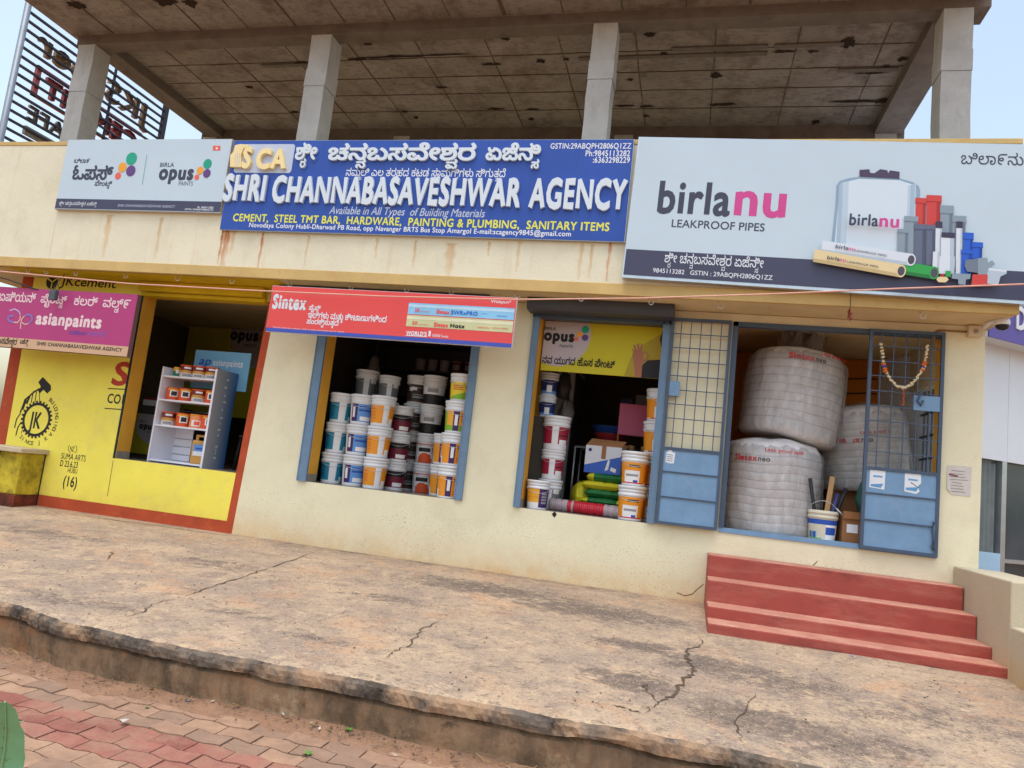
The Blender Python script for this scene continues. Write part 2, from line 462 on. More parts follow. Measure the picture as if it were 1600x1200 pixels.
# columns and roof frame
colx = [-3.655, -.085, 3.48, 7.085]
def column(x, y, label=None):
    b = MB().m(concrete); n = 14; z0, z1 = 2.322, 5.52
    wv = [random.uniform(-.006, .006) for _ in range(n+1)]
    for k in range(n):
        za, zb = z0+(z1-z0)*k/n, z0+(z1-z0)*(k+1)/n; e = .006 if k == n-3 else 0
        ring = lambda z, w_: [(x+w_-e, y+w_*.6-e, z), (x+.275+w_+e, y+w_*.5-e, z), (x+.275+w_+e, y+.28+e, z), (x+w_-e, y+.28+e, z)]
        lo, hi = ring(za, wv[k]), ring(zb, wv[k+1])
        for q in range(4): b.quad(lo[q], lo[(q+1) % 4], hi[(q+1) % 4], hi[q])
    o = b.build("column", None, shop)
    if label: tag(o, label)
    return o
for i, x in enumerate(colx):
    column(x, .05)
    column(x if i < 3 else 7.06, 2.72)
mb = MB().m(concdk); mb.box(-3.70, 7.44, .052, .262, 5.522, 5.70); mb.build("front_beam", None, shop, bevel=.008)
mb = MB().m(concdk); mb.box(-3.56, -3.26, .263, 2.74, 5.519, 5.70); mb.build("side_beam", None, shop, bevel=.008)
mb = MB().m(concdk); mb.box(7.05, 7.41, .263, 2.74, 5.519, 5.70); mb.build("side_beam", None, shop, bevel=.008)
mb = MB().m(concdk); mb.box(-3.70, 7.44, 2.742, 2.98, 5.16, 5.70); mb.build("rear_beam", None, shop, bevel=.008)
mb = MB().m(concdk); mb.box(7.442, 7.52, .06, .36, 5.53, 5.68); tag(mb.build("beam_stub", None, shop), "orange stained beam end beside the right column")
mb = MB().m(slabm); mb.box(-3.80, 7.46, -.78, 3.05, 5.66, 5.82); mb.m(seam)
rs = random.Random(3)
def seamline(a, b, w):
    k = max(2, int((Vector(b)-Vector(a)).length/.35)); pts = []
    for i in range(k+1):
        p = Vector(a).lerp(Vector(b), i/k); pts.append(p+Vector((rs.uniform(-.006, .006), rs.uniform(-.006, .006), 0)))
    for i in range(k):
        d = (pts[i+1]-pts[i]).normalized(); n = Vector((-d.y, d.x, 0))*w*.5*rs.uniform(.3, .9)
        mb.box(0, (pts[i+1]-pts[i]).length, -n.length, n.length, -.006-rs.uniform(0, .004), .004, Matrix.Rotation(math.atan2(d.y, d.x), 3, 'Z'), pts[i])
for y in (.82, 1.28, 1.72, 2.2): seamline((-3.2, y, 5.66), (7.03, y+.02, 5.66), .014)
for k in range(11): seamline((-2.6+k*.93, .3, 5.66), (-2.6+k*.93+.01, 2.7, 5.66), .016)
for k in range(8): seamline((-3.1+k*1.38, -.76, 5.66), (-3.1+k*1.38, .03, 5.66), .06 if k % 2 == 0 else .016)
for k in range(7): seamline((-2.4+k*1.38, -.76, 5.66), (-2.4+k*1.38, .03, 5.66), .012)
mb.m(cavity)
def patch(px, py, wx, wy):
    p = WZ(px, py, 5.655); n = 18; pts = []
    for i in range(n):
        t = 2*math.pi*i/n; k = rs.uniform(.55, 1.15); pts.append((p.x+wx*k*math.cos(t), p.y+wy*k*math.sin(t)*rs.uniform(.6, 1.2), 5.652-.003*rs.random()))
    b = len(mb.v); mb.v += pts
    for t in geometry.tessellate_polygon([[Vector(q) for q in pts]]):
        t = list(t); A, B, C = (Vector(pts[i]) for i in t)
        if (B-A).cross(C-A).z > 0: t.reverse()
        mb.face([b+i for i in t])
for q in ((625, 88, .55, .035), (560, 92, .18, .04), (845, 95, .07, .05), (885, 92, .05, .03), (985, 124, .05, .04), (1038, 87, .09, .08), (1118, 118, .08, .09), (975, 165, .16, .03), (1010, 166, .14, .035), (1128, 163, .22, .04), (832, 171, .11, .04), (775, 170, .22, .03), (632, 174, .06, .04), (650, 183, .05, .05), (690, 136, .1, .03), (830, 186, .06, .05), (1010, 181, .06, .03), (1325, 66, .09, .12), (1225, 80, .16, .03), (1270, 80, .07, .03), (1410, 92, .07, .05), (1385, 104, .07, .05), (1330, 158, .32, .04), (1378, 157, .1, .08), (1362, 114, .25, .025), (1275, 190, .06, .09), (460, 175, .1, .04), (470, 98, .14, .05), (390, 136, .06, .06), (700, 85, .3, .02), (770, 100, .14, .03), (1015, 53, .08, .05), (575, 68, .07, .05), (790, 60, .06, .05), (298, 4, .12, .09), (120, 8, .14, .09), (258, 2, .2, .1)): patch(*q)
slab = mb.build("roof_slab", None, shop)
for (a, b) in (((1310, 110), (1400, 114)), ((905, 92), (1200, 78)), ((410, 103), (520, 99)), ((1210, 72), (1318, 70)), ((1050, 77), (1200, 73))):
    p, q = WZ(*a, 5.65), WZ(*b, 5.65); mb = MB().m(concdk); mb.bar((p.x, p.y, 5.650), (q.x, p.y, 5.650), .07, .02); mb.build("timber_strip", None, shop)
# steel frames of the openings
def frame_post(x0, x1, name="frame_post", m_=None):
    b = MB().m(m_ or mat("frame_steel", S(106, 134, 160), .5, .14, 5, .12, 60, .45, stain=[(S(86, 76, 70), 14, .64, .78, .7, None)])); b.box(x0, x0+.012, -.034, -.002, .002, 2.13); b.box(x1-.012, x1, -.034, -.002, .002, 2.13); b.box(x0+.012, x1-.012, -.028, -.004, .002, 2.13)
    return b.build(name, None, shop)
frame_post(.64, .755); frame_post(2.515, 2.605); frame_post(3.172, 3.245); frame_post(4.555, 4.632)
mb = MB().m(blackm); mb.box(-1.868, -1.838, -.008, -.002, .0, 2.04); mb.build("shutter_channel", None, shop)
mb = MB().m(darkst); mb.box(3.165, 4.64, -.034, .08, 2.045, 2.125); mb.build("frame_head", None, shop)
def shutter_box(x0, x1, label=None, m_=None, d=.27, z0=2.075):
    b = MB().m(m_ or shutm); y0 = -d
    prof = [(y0, 2.199), (y0, z0+.035), (y0+.03, z0), (-.04, z0), (-.04, 2.199)]
    bb = len(b.v)
    for x in (x0, x1):
        for (y, z) in prof: b.v.append((x, y, z))
    n = len(prof)
    for i in range(n): b.face([bb+i, bb+(i+1) % n, bb+n+(i+1) % n, bb+n+i][::-1])
    b.face(range(bb, bb+n)); b.face(list(range(bb+n, bb+2*n))[::-1])
    return b.build("shutter_box", None, shop)
shutter_box(.2, 2.72); shutter_box(3.14, 4.66)
mb = MB().m(olive); mb.box(-1.84, -.1, -.05, .1, 2.03, 2.075); mb.box(-1.84, -.1, -.12, -.052, 2.078, 2.196)
mb.build("shutter_lintel", None, shop, bevel=.004)
mb = MB().m(darkst); mb.box(5.25, 5.30, -.02, .06, .05, 2.115); mb.box(5.25, 7.185, -.02, .06, 2.07, 2.115); mb.build("door_frame", None, shop)
mb = MB().m(bluest); mb.box(5.25, 7.185, -.012, .07, .001, .048); mb.build("threshold", None, shop)

# ---- grille door leaves
def leaf(x0, x1, y, nb, handle_left, label, tilt=0):
    d = bpy.data.objects.new("grille_door", None); COL.objects.link(d); d.parent = shop; d["label"] = label
    d.location = (x0, y, .012); d.rotation_euler = (0, 0, tilt); wd = x1-x0; H = 2.10; zp = .77
    b = MB().m(darkst)
    b.box(0, .03, -.018, .018, 0, H); b.box(wd-.03, wd, -.018, .018, 0, H); b.box(.03, wd-.03, -.018, .018, H-.03, H); b.box(.03, wd-.03, -.018, .018, 0, .03)
    b.box(.03, wd-.03, -.018, .018, zp-.03, zp)
    b.build("door_frame", None, d)
    b = MB().m(bluest); b.box(.03, wd-.03, -.008, .004, .03, zp-.03)
    b.build("door_panel", None, d)
    b = MB().m(darkst)
    for z in (.265, .515): b.box(.03, wd-.03, -.02, -.009, z, z+.014)
    b.build("panel_rib", None, d)
    b = MB().m(darkst)
    for k in range(1, nb): b.bar((wd*k/nb, 0, zp), (wd*k/nb, 0, H-.03), .009)
    rows = 9
    for k in range(1, rows): b.bar((.01, -.008, zp+(H-zp-.02)*k/rows), (wd-.01, -.008, zp+(H-zp-.02)*k/rows), .009)
    b.build("grille_bars", None, d)
    b = MB().m(bluest); zl = zp+(H-zp)*.39
    if handle_left: b.box(.03, .13, -.022, .02, zl, zl+.15)
    else: b.box(wd*.62, wd-.03, -.022, .02, zl+.05, zl+.19)
    b.build("lock_plate", None, d)
    return d
gl = leaf(4.64, 5.235, -.052, 6, True, "open blue grille door leaf folded flat against the wall")
gr = leaf(6.52, 7.178, -.038, 6, False, "closed blue grille door leaf with flower garland and two stickers")
b = MB().m(darkst); b.tube([(.50, -.03, 1.50), (.49, -.05, 1.53), (.46, -.05, 1.51), (.43, -.045, 1.42), (.46, -.045, 1.38), (.48, -.045, 1.43)], .011, 6); b.build("latch", None, gr)
b = MB().m(darkst); b.tube([(.615, -.03, .06), (.615, -.03, .30)], .011, 6); b.box(.598, .634, -.036, -.018, .08, .11); b.box(.598, .634, -.036, -.018, .22, .25); b.tube([(.615, -.03, .30), (.60, -.05, .32)], .01, 6); b.build("tower_bolt", None, gr)
# stickers on the door leaves
paper = mat("white_paper", S(222, 226, 230), .7, .05, 4); pblue = mat("blue_print", S(96, 156, 204), .6, .1, 8)
for (x, torn) in ((.06, False), (.36, True)):
    b = MB().m(paper); y = -.0095
    if torn: b.quad((x, y, .57), (x+.10, y, .555), (x+.13, y, .58), (x+.115, y, .63), (x+.14, y, .66), (x+.135, y, .745), (x, y, .75))
    else: b.quad((x, y, .575), (x+.13, y, .565), (x+.135, y, .745), (x, y, .755))
    b.m(pblue).quad((x+.012, y-.001, .585), (x+.1, y-.001, .578), (x+.12, y-.001, .62), (x+.06, y-.001, .612), (x+.012, y-.001, .605))
    b.quad((x+.03, y-.001, .675), (x+.11, y-.001, .675), (x+.11, y-.001, .69), (x+.03, y-.001, .692))
    if torn: b.m(ink).quad((x+.055, y-.0015, .66), (x+.125, y-.0015, .615), (x+.123, y-.0015, .61), (x+.05, y-.0015, .655))
    b.build("sticker", None, gr)
b = MB().m(paper); b.quad((.05, -.0095, .615), (.095, -.0095, .605), (.135, -.0095, .61), (.14, -.0095, .72), (.12, -.0095, .715), (.09, -.0095, .75), (.055, -.0095, .715))
b.m(ink)
for z in (.63, .65, .67, .69): b.quad((.06, -.0105, z), (.12, -.0105, z-.003), (.12, -.0105, z+.002), (.06, -.0105, z+.005))
b.build("sticker", None, gl)

# ---- painted signs on the yellow wall (part of the wall)
painted = MB()
blk = mat("sign_black_paint", S(44, 42, 40), .8, .2, 12); redp = mat("sign_red_paint", S(186, 62, 48), .8, .12, 8)
painted.m(blk); disc(painted, 0, (81.5, 440.5), 9.2, .002)
painted.m(yellow)
for e in ((73, 433), (91, 434), (80, 450)): line(painted, 0, [(82, 441), e], .018, .004)
painted.m(blk); T(painted, "JKcement", 0, (94, 445.5), (183, 436.5), .012, shear=.08, depth=.002)
painted.m(redp); T(painted, "S", 0, (173, 600), (206, 568), .03, shear=.1, depth=.002)
painted.m(blk)
line(painted, 0, [(169, 607), (198, 608.5)], .012); line(painted, 0, [(164, 638), (192, 640)], .012)
T(painted, "CO", 0, (167, 629), (190, 617), .02, depth=.002); line(painted, 0, [(193.5, 617), (191.5, 630)], .022)
# hammer man and cog wheel
def cog(c, r0, r1, teeth):
    n = teeth*4; a = []; p = W(*c, 0); k = abs(W(c[0]+1, c[1], 0).x-p.x)
    for i in range(n):
        t0, t1 = 2*math.pi*i/n, 2*math.pi*(i+1)/n; ro = r1 if i % 4 < 2 else r1*.9
        painted.quad(*[(p.x+k*r*math.cos(t), -.002, p.z+k*r*math.sin(t)) for r, t in ((r0, t0), (ro, t0), (ro, t1), (r0, t1))])
cog((57, 655.5), 18.5, 24.5, 26)
poly(painted, 0, [(67, 589), (79.5, 602), (80, 609), (74, 615), (68, 609), (62, 615), (59.5, 610), (64, 604), (60, 597)], .002)
for pts, w_ in (([(61, 608), (54, 612), (46, 619), (39, 625), (36, 634), (32, 644)], .022), ([(32, 646), (26, 655), (23, 668)], .016), ([(33, 660), (28, 668), (25, 680)], .016), ([(52, 612), (49, 629)], .014), ([(57, 612), (55, 628)], .012), ([(62, 612), (62, 630)], .010), ([(46, 620), (42, 630)], .03), ([(41, 625), (36, 640)], .018), ([(36, 668), (33, 678)], .008)): line(painted, 0, pts, w_, .002)
T(painted, "JK", 0, (44, 668), (67, 645), .03, depth=.0025)
def arc_text(s, c, r, a0, a1, h):
    p = W(*c, 0); k = abs(W(c[0]+1, c[1], 0).x-p.x)
    for i, ch in enumerate(s):
        t = R(a0+(a1-a0)*i/(len(s)-1)); u = Vector((math.sin(t), 0, -math.cos(t))); v = Vector((math.cos(t), 0, math.sin(t)))
        if a1 > a0: u, v = -u, -v
        o = p+Vector((math.cos(t), 0, math.sin(t)))*k*r
        if ch not in " -": text_mesh(painted, ch, (o.x, 0, o.z), u, v, 0, h*k, .01, depth=.0022)
arc_text("BUILDING INDIA", (57, 655.5), 29, 62, -28, 5)
arc_text("SINCE J K", (57, 655.5), 33, 230, 308, 5)
for t_, bl, tr, bo in (("NZ", (109, 705), (117, 698), 0), ("SUMA ARTS", (95, 716.5), (135, 712), 0), ("D 23.6.23", (93.5, 728), (122.5, 722), .01), ("HUBLI", (105.5, 738), (121.5, 733), 0), ("(16)", (98, 759), (122, 746), .02)):
    T(painted, t_, 0, bl, tr, bo, depth=.002)
line(painted, 0, [(110, 708), (107, 704), (107, 698), (109, 696)], .006); line(painted, 0, [(117, 708), (120, 704), (120, 698), (118, 696)], .006)
painted.build("wall_lettering", None, shop)
# hairline crack and flaking on the plaster
mb = MB().m(cavity)
for pts in ([(1099, 913), (1090, 920), (1082, 928), (1070, 931), (1058, 926)], [(177, 720), (172, 750), (168, 775)], [(1277, 877), (1270, 884)], [(225, 850), (300, 861), (380, 870)][:0] or [(225, 812), (226, 813)]):
    line(mb, 0, pts, .006, .002)
poly(mb, 0, [(862, 803), (867, 799), (870, 804), (866, 809)], .002)
mb.build("wall_cracks", None, shop)
# rust runs below the sign boards: iron stains that thin out towards their edges
def fade_mat(name, col, amt, stretch):
    m = mat(name, col, .85, .15, 8); n = m.node_tree.nodes; L = m.node_tree.links
    at = n.new("ShaderNodeAttribute"); at.attribute_name = "cover"; tc = n.new("ShaderNodeTexCoord"); mp = n.new("ShaderNodeMapping"); mp.inputs["Scale"].default_value = stretch
    z = n.new("ShaderNodeTexNoise"); z.inputs["Scale"].default_value = 14; z.inputs["Detail"].default_value = 6; L.new(tc.outputs["Object"], mp.inputs[0]); L.new(mp.outputs[0], z.inputs["Vector"])
    mr = n.new("ShaderNodeMapRange"); mr.inputs[1].default_value = .3; mr.inputs[2].default_value = .7; mr.inputs[3].default_value = .25; mr.inputs[4].default_value = amt; L.new(z.outputs["Fac"], mr.inputs[0])
    mu = n.new("ShaderNodeMath"); mu.operation = 'MULTIPLY'; L.new(at.outputs["Fac"], mu.inputs[0]); L.new(mr.outputs[0], mu.inputs[1]); L.new(mu.outputs[0], n["Principled BSDF"].inputs["Alpha"]); return m
rust, rustl = fade_mat("rust_stain", S(214, 120, 26), 1.0, (2, 1, .25)), fade_mat("pale_rust_stain", S(226, 168, 82), .5, (2, 1, .25))
mb = MB(); cover = []
for (x, y0, y1, w_, m_) in ((356, 360, 418, 20, rust), (349, 360, 412, 7, rust), (366, 362, 398, 12, rustl), (412, 364, 420, 8, rust), (483, 368, 420, 6, rustl), (253, 340, 405, 9, rustl), (172, 336, 402, 16, rustl), (590, 372, 404, 8, rustl), (650, 376, 420, 8, rustl), (706, 380, 434, 26, rustl), (765, 378, 400, 9, rustl), (812, 378, 425, 10, rustl), (910, 380, 438, 12, rustl), (954, 380, 440, 8, rust), (926, 382, 434, 10, rustl)):
    mb.m(m_); n = 10; sl = -.17 if x < 500 else -.12; o = len(mb.v)
    for i in range(n+1):
        yy = y0+(y1-y0)*i/n; xx = x+sl*(yy-y0)+math.sin(i+x)*.4; ww = w_*(.8+.25*math.sin(x+i*1.7))*(1-.35*i/n)
        for k, a in ((-1, 0), (-.25, 1), (.25, 1), (1, 0)):
            q = W(xx+k*ww/2, yy, -.5); mb.v.append((q.x, -.5022, q.z)); cover.append(a*(1-.75*i/n))
    for i in range(n):
        for k in range(3): mb.face([o+4*i+k, o+4*i+4+k, o+4*i+5+k, o+4*i+k+1])
ob = mb.build("rust_runs", None, shop); at_ = ob.data.attributes.new("cover", 'FLOAT', 'POINT'); at_.data.foreach_set("value", cover)

# ================================================================== GROUND
def ground_mat():
    """worn cement forecourt: tan dust over grey-black weathered cement, wind-drawn along the building"""
    m = mat("forecourt_cement", S(184, 160, 132), .93, .10, 1.3, .6, 46, .15)
    n = m.node_tree.nodes; L = m.node_tree.links; p = n["Principled BSDF"]; last = p.inputs["Base Color"].links[0].from_socket
    tc = n.new("ShaderNodeTexCoord")
    def layer(scale, lo, hi, amt, colr, stretch=(1, 1, 1), off=0, det=10, rough=.72, dist=0.0):
        nonlocal last
        mp = n.new("ShaderNodeMapping"); mp.inputs["Scale"].default_value = stretch; mp.inputs["Location"].default_value = (off, off*.7, 0); mp.inputs["Rotation"].default_value = (0, 0, R(-6))
        L.new(tc.outputs["Object"], mp.inputs[0])
        z = n.new("ShaderNodeTexNoise"); z.inputs["Scale"].default_value = scale; z.inputs["Detail"].default_value = det; z.inputs["Roughness"].default_value = rough; z.inputs["Distortion"].default_value = dist
        L.new(mp.outputs[0], z.inputs["Vector"])
        mr = n.new("ShaderNodeMapRange"); mr.inputs[1].default_value = lo; mr.inputs[2].default_value = hi; mr.inputs[4].default_value = amt; L.new(z.outputs["Fac"], mr.inputs[0])
        mx = n.new("ShaderNodeMix"); mx.data_type = 'RGBA'; L.new(mr.outputs[0], mx.inputs[0]); L.new(last, mx.inputs[6]); mx.inputs[7].default_value = colr; last = mx.outputs[2]
    layer(1.4, .42, .58, .9, S(152, 134, 118), (1, 1.15, 1), 2)
    layer(3.4, .52, .60, .7, S(140, 122, 108), (1, 1.15, 1), 11, dist=.7)
    layer(1.3, .53, .64, .65, S(188, 146, 112), (1, 1.15, 1), 21, dist=.4)
    # weathered black-grey areas of the slab (old wet ground, by place) broken up by fine noise
    pos = n.new("ShaderNodeSeparateXYZ"); L.new(tc.outputs["Object"], pos.inputs[0]); tot = None
    def mth(op, a, b=None):
        q = n.new("ShaderNodeMath"); q.operation = op
        for i_, v_ in ((0, a), (1, b)):
            if v_ is None: continue
            if isinstance(v_, (int, float)): q.inputs[i_].default_value = v_
            else: L.new(v_, q.inputs[i_])
        return q.outputs[0]
    for (px, py, rx, ry, wt) in ((760, 920, 1.1, .34, .9), (930, 955, 1.0, .4, .9), (600, 935, .5, .2, .6), (1000, 1010, .5, .22, .9), (990, 1065, .42, .26, 1), (1090, 1035, .4, .3, .9), (1200, 1060, .6, .35, .75), (1170, 1120, .5, .3, .95), (1280, 1150, .7, .4, .75), (120, 940, .7, .25, .6), (380, 960, .5, .2, .5), (60, 830, 1.0, .3, .6), (330, 880, .8, .25, .55), (500, 1000, .4, .12, .5), (1450, 1120, .9, .45, .5)):
        c = G(px, py); dx = mth('DIVIDE', mth('SUBTRACT', pos.outputs[0], c.x), rx); dy = mth('DIVIDE', mth('SUBTRACT', pos.outputs[1], c.y), ry)
        d2 = mth('ADD', mth('MULTIPLY', dx, dx), mth('MULTIPLY', dy, dy)); g = mth('MULTIPLY', mth('MAXIMUM', mth('SUBTRACT', 1.0, d2), 0.0), wt); tot = g if tot is None else mth('MAXIMUM', tot, g)
    def broken(mask, scale, lo, hi, colr, amt, stretch, off):
        nonlocal last
        mp = n.new("ShaderNodeMapping"); mp.inputs["Scale"].default_value = stretch; mp.inputs["Location"].default_value = (off, off*.7, 0); mp.inputs["Rotation"].default_value = (0, 0, R(-6)); L.new(tc.outputs["Object"], mp.inputs[0])
        z = n.new("ShaderNodeTexNoise"); z.inputs["Scale"].default_value = scale; z.inputs["Detail"].default_value = 12; z.inputs["Roughness"].default_value = .78; z.inputs["Distortion"].default_value = .5; L.new(mp.outputs[0], z.inputs["Vector"])
        v_ = mth('ADD', z.outputs["Fac"], mth('MULTIPLY', mask, .21)); mr = n.new("ShaderNodeMapRange"); mr.inputs[1].default_value = lo; mr.inputs[2].default_value = hi; mr.inputs[4].default_value = amt; L.new(v_, mr.inputs[0])
        mx = n.new("ShaderNodeMix"); mx.data_type = 'RGBA'; L.new(mr.outputs[0], mx.inputs[0]); L.new(last, mx.inputs[6]); mx.inputs[7].default_value = colr; last = mx.outputs[2]
    broken(tot, 4.2, .56, .65, S(124, 108, 96), .8, (1, 1.15, 1), 5)
    broken(tot, 11, .60, .68, S(98, 87, 80), .7, (1, 1.15, 1), 9)
    layer(8, .55, .64, .6, S(204, 176, 142), (1, 1.15, 1), 8)
    layer(15, .55, .66, .7, S(100, 86, 76), (1, 1.15, 1), 4)
    layer(42, .54, .66, .6, S(92, 78, 68), (1, 1.15, 1), 3, det=4)
    layer(64, .56, .66, .55, S(214, 192, 164), (1, 1.15, 1), 14, det=3)
    L.new(last, p.inputs["Base Color"]); return m
court = ground_mat()
edgem = mat("weathered_slab_edge", S(112, 101, 90), .95, .35, 7, .9, 38, .1, stain=[(S(52, 46, 42), 5, .46, .62, .85, (1, 1, 1)), (S(196, 180, 160), 26, .62, .7, .8, None), (S(180, 146, 114), 3.0, .47, .62, .8, None)])
facem = mat("stained_kerb_plaster", S(150, 124, 98), .95, .22, 4, .7, 30, .1, stain=[(S(88, 74, 60), 3.2, .44, .62, .85, (1, 1, .5)), (S(168, 116, 76), 2.4, .54, .68, .55, None), (S(200, 178, 146), 1.7, .58, .68, .75, None), (S(58, 48, 40), 9, .6, .7, .7, None)])
PZ = -1.205
def nz(x, y, z=0.0): return noise.noise(Vector((x, y, z)))
def edge_y(x): return -3.56+.05*nz(x*.7, 3.3)+.022*nz(x*3.1, 1.7)+.012*nz(x*11, 7.7)+(.16*max(0, min(1, (1.15-x)/.5)) if x > -2 else .16)+.03*max(0, nz(x*1.9, 21.5))
mb = MB(); xsamp = [-9+.25*i for i in range(36)]+[0+.022*i for i in range(int(7.4/.022))]+[7.4+.25*i for i in range(40)]
rows = []
for x in xsamp:
    e = edge_y(x); ze = gz(e); col_ = [(x, .06, gz(0)+.001)]
    for k in range(1, 14):
        y = .06+(e+.05-.06)*k/13; col_.append((x, y, gz(y)+.006*nz(x*1.3, y*1.3)))
    ag = lambda j, a: 1.25*a*(nz(x*9, j*3.1)*.4+nz(x*22, j*9.1)*.4+nz(x*53, j*5.3)*.4)
    th = .085+.03*nz(x*2.3, 9.9)
    col_ += [(x, e+.02+ag(1, .006), ze-.006+ag(1, .006)), (x, e-.006+ag(2, .014), ze-.026+ag(2, .01)), (x, e-.012+ag(3, .018), ze-.055), (x, e-.008+ag(4, .018), ze-th), (x, e+.055+ag(5, .012), ze-th-.012+ag(6, .012)),
             (x, e+.018+ag(6, .010), ze-th-.035+ag(5, .010)), (x, e+.02+ag(7, .010), ze-.2), (x, e+.028+ag(8, .010), ze-.26), (x, e+.03+ag(9, .01), PZ-.12)]
    rows.append(col_)
nr = len(rows[0]); b0 = len(mb.v)
for c in rows: mb.v += c
for i in range(len(rows)-1):
    for j in range(nr-1):
        mb.m(court if j < 14 else edgem if j < 18 else facem)
        mb.smooth.add(len(mb.f)) if j < 13 else None
        mb.face([b0+i*nr+j, b0+i*nr+j+1, b0+(i+1)*nr+j+1, b0+(i+1)*nr+j])
fc = tag(mb.build("forecourt"), kind="structure")
# cracks: open joints in the cement, each a sliver following its own path
mb = MB().m(mat("crack_dirt", S(92, 76, 62), .95, .3, 30, 0))
def crack(pts, w0, jag=.019, sub=7):
    P_ = []
    for i in range(len(pts)-1):
        a, b = G(*pts[i]), G(*pts[i+1])
        for k in range(sub): P_.append(a.lerp(b, k/sub)+Vector((rs.uniform(-jag, jag), rs.uniform(-jag, jag), 0)))
    P_.append(G(*pts[-1])); n = len(P_); base = len(mb.v)
    for i, p in enumerate(P_):
        d = (P_[min(i+1, n-1)]-P_[max(i-1, 0)]); d = Vector((-d.y, d.x, 0)).normalized()
        w_ = w0*.62*rs.uniform(.25, 1.5)*min(1, 4*min(i+.3, n-1-i+.3)/n)/2
        for s_ in (-1, 1): q = p+d*w_*s_; mb.v.append((q.x, q.y, gz(q.y)+.0045+.006*nz(q.x*1.3, q.y*1.3)))
    for i in range(n-1): mb.face([base+2*i, base+2*i+1, base+2*i+3, base+2*i+2])
crack([(505, 858), (455, 876), (405, 893), (355, 910), (310, 925), (280, 935)], .026); crack([(280, 935), (235, 944), (226, 957), (170, 968)], .016)
crack([(700, 965), (658, 985), (640, 1008), (612, 1020), (603, 1030)], .020)
crack([(1092, 990), (1096, 1008), (1072, 1018), (1077, 1034), (1087, 1049), (1064, 1066), (1050, 1086), (1026, 1100), (1004, 1116)], .034); crack([(1026, 1098), (1005, 1072), (1018, 1070)], .02); crack([(1006, 1115), (975, 1108), (955, 1102)], .022)
crack([(178, 862), (168, 876)], .02); crack([(820, 905), (900, 915), (985, 925), (1060, 933)], .008); crack([(80, 799), (230, 820), (380, 840)], .022, .006, 14); crack([(385, 841), (560, 865), (760, 895), (940, 922), (1096, 944)], .020, .006, 14); crack([(1110, 990), (1240, 1010), (1400, 1033), (1565, 1061)], .014, .005, 14)
crack([(1180, 1080), (1150, 1130), (1160, 1160)], .014)
cr = mb.build("cement_cracks"); cr.parent = fc
# pavement of interlocking blocks
mb = MB()
bl_red = [mat("red_paver_%s" % k, S(*c), .92, .2, 7, .5, 60, .15, stain=[(S(166, 134, 110), 4, .44, .66, .75, None), (S(120, 96, 84), 22, .58, .7, .5, None)]) for k, c in zip("abc", ((156, 102, 88), (146, 94, 82), (162, 112, 96)))]
bl_tan = [mat("tan_paver_%s" % k, S(*c), .92, .16, 7, .4, 60, .15, stain=[(S(140, 112, 92), 6, .48, .68, .6, None), (S(110, 92, 78), 22, .58, .7, .5, None)]) for k, c in zip("abc", ((166, 132, 108), (152, 124, 104), (172, 138, 112)))]
BL, BW = .225, .128
def wave(u):
    t = (u/BL*2) % 2.0
    return .0085*(max(-1, min(1, 4*(t-.5))) if t < 1 else max(-1, min(1, 4*(1.5-t))))
red_rows = {4, 5, 6, 12, 13}
for r_ in range(34):
    yb = -3.42-r_*BW
    for k in range(-22, 40):
        u0 = k*BL+(BL/2 if r_ % 2 else 0)+.004; u1 = u0+BL-.008
        x0 = 1.0+u0
        if x0 > 8.5 or x0 < -3.5: continue
        jz = PZ+rs.uniform(-.004, .004); tl = rs.uniform(-.004, .004); skew = .10
        us = [u0+(u1-u0)*i/8 for i in range(9)]
        top = [(1.0+u, yb+wave(u)-.004, jz+tl*(u-u0)) for u in us]; bot = [(1.0+u, yb-BW+wave(u)+.004, jz+tl*(u-u0)) for u in us]
        mb.m(rs.choice(bl_red if r_ in red_rows else bl_tan))
        tw = lambda p: (p[0]+(p[1]+3.4)*-.55*.0, p[1]-.055*(p[0]-1), p[2])
        base = len(mb.v); mb.v += [tw(p) for p in top]+[tw(p) for p in bot]
        for i in range(8): mb.face([base+i, base+9+i, base+10+i, base+i+1])
        ring = list(range(9))+[17-i for i in range(9)]; b2 = len(mb.v)
        for q in ring: p = mb.v[base+q]; mb.v.append((p[0], p[1], p[2]-.02))
        for i in range(18): mb.face([base+ring[i], base+ring[(i+1) % 18], b2+(i+1) % 18, b2+i])
tag(mb.build("block_pavement"), kind="structure")
soil = mat("red_soil", S(150, 116, 92), .97, .2, 5, .8, 60, .1, stain=[(S(120, 96, 78), 8, .5, .68, .7, None), (S(168, 138, 112), 14, .56, .7, .6, None), (S(70, 58, 48), 40, .64, .7, .7, None)])
mb = MB().m(soil); mb.quad((-80, -90, PZ-.016), (80, -90, PZ-.016), (80, 90, PZ-.016), (-80, 90, PZ-.016))
# (one sheet to the horizon, the pavers lie on it)
mb.quad((-1500, -1500, PZ-.05), (1500, -1500, PZ-.05), (1500, 1500, PZ-.05), (-1500, 1500, PZ-.05))
tag(mb.build("ground"), kind="structure")
mb = MB().m(soil); nx_, ny_ = 420, 34; b0 = len(mb.v)
for i in range(nx_+1):
    x = -1.5+9.0*i/nx_; e = edge_y(x)+.04
    for j in range(ny_+1):
        t = j/ny_; y = e-.36*t
        h = .030*(1-t)**2.0+.012*nz(x*2.1, y*5)+.008*nz(x*7, y*12)+.004*nz(x*26, y*30)-.030*t+.004
        mb.v.append((x, y, PZ+h))
for i in range(nx_):
    for j in range(ny_):
        mb.smooth.add(len(mb.f)); q = b0+i*(ny_+1)+j; mb.face([q, q+1, q+ny_+2, q+ny_+1])
tag(mb.build("soil_drift"), kind="structure")
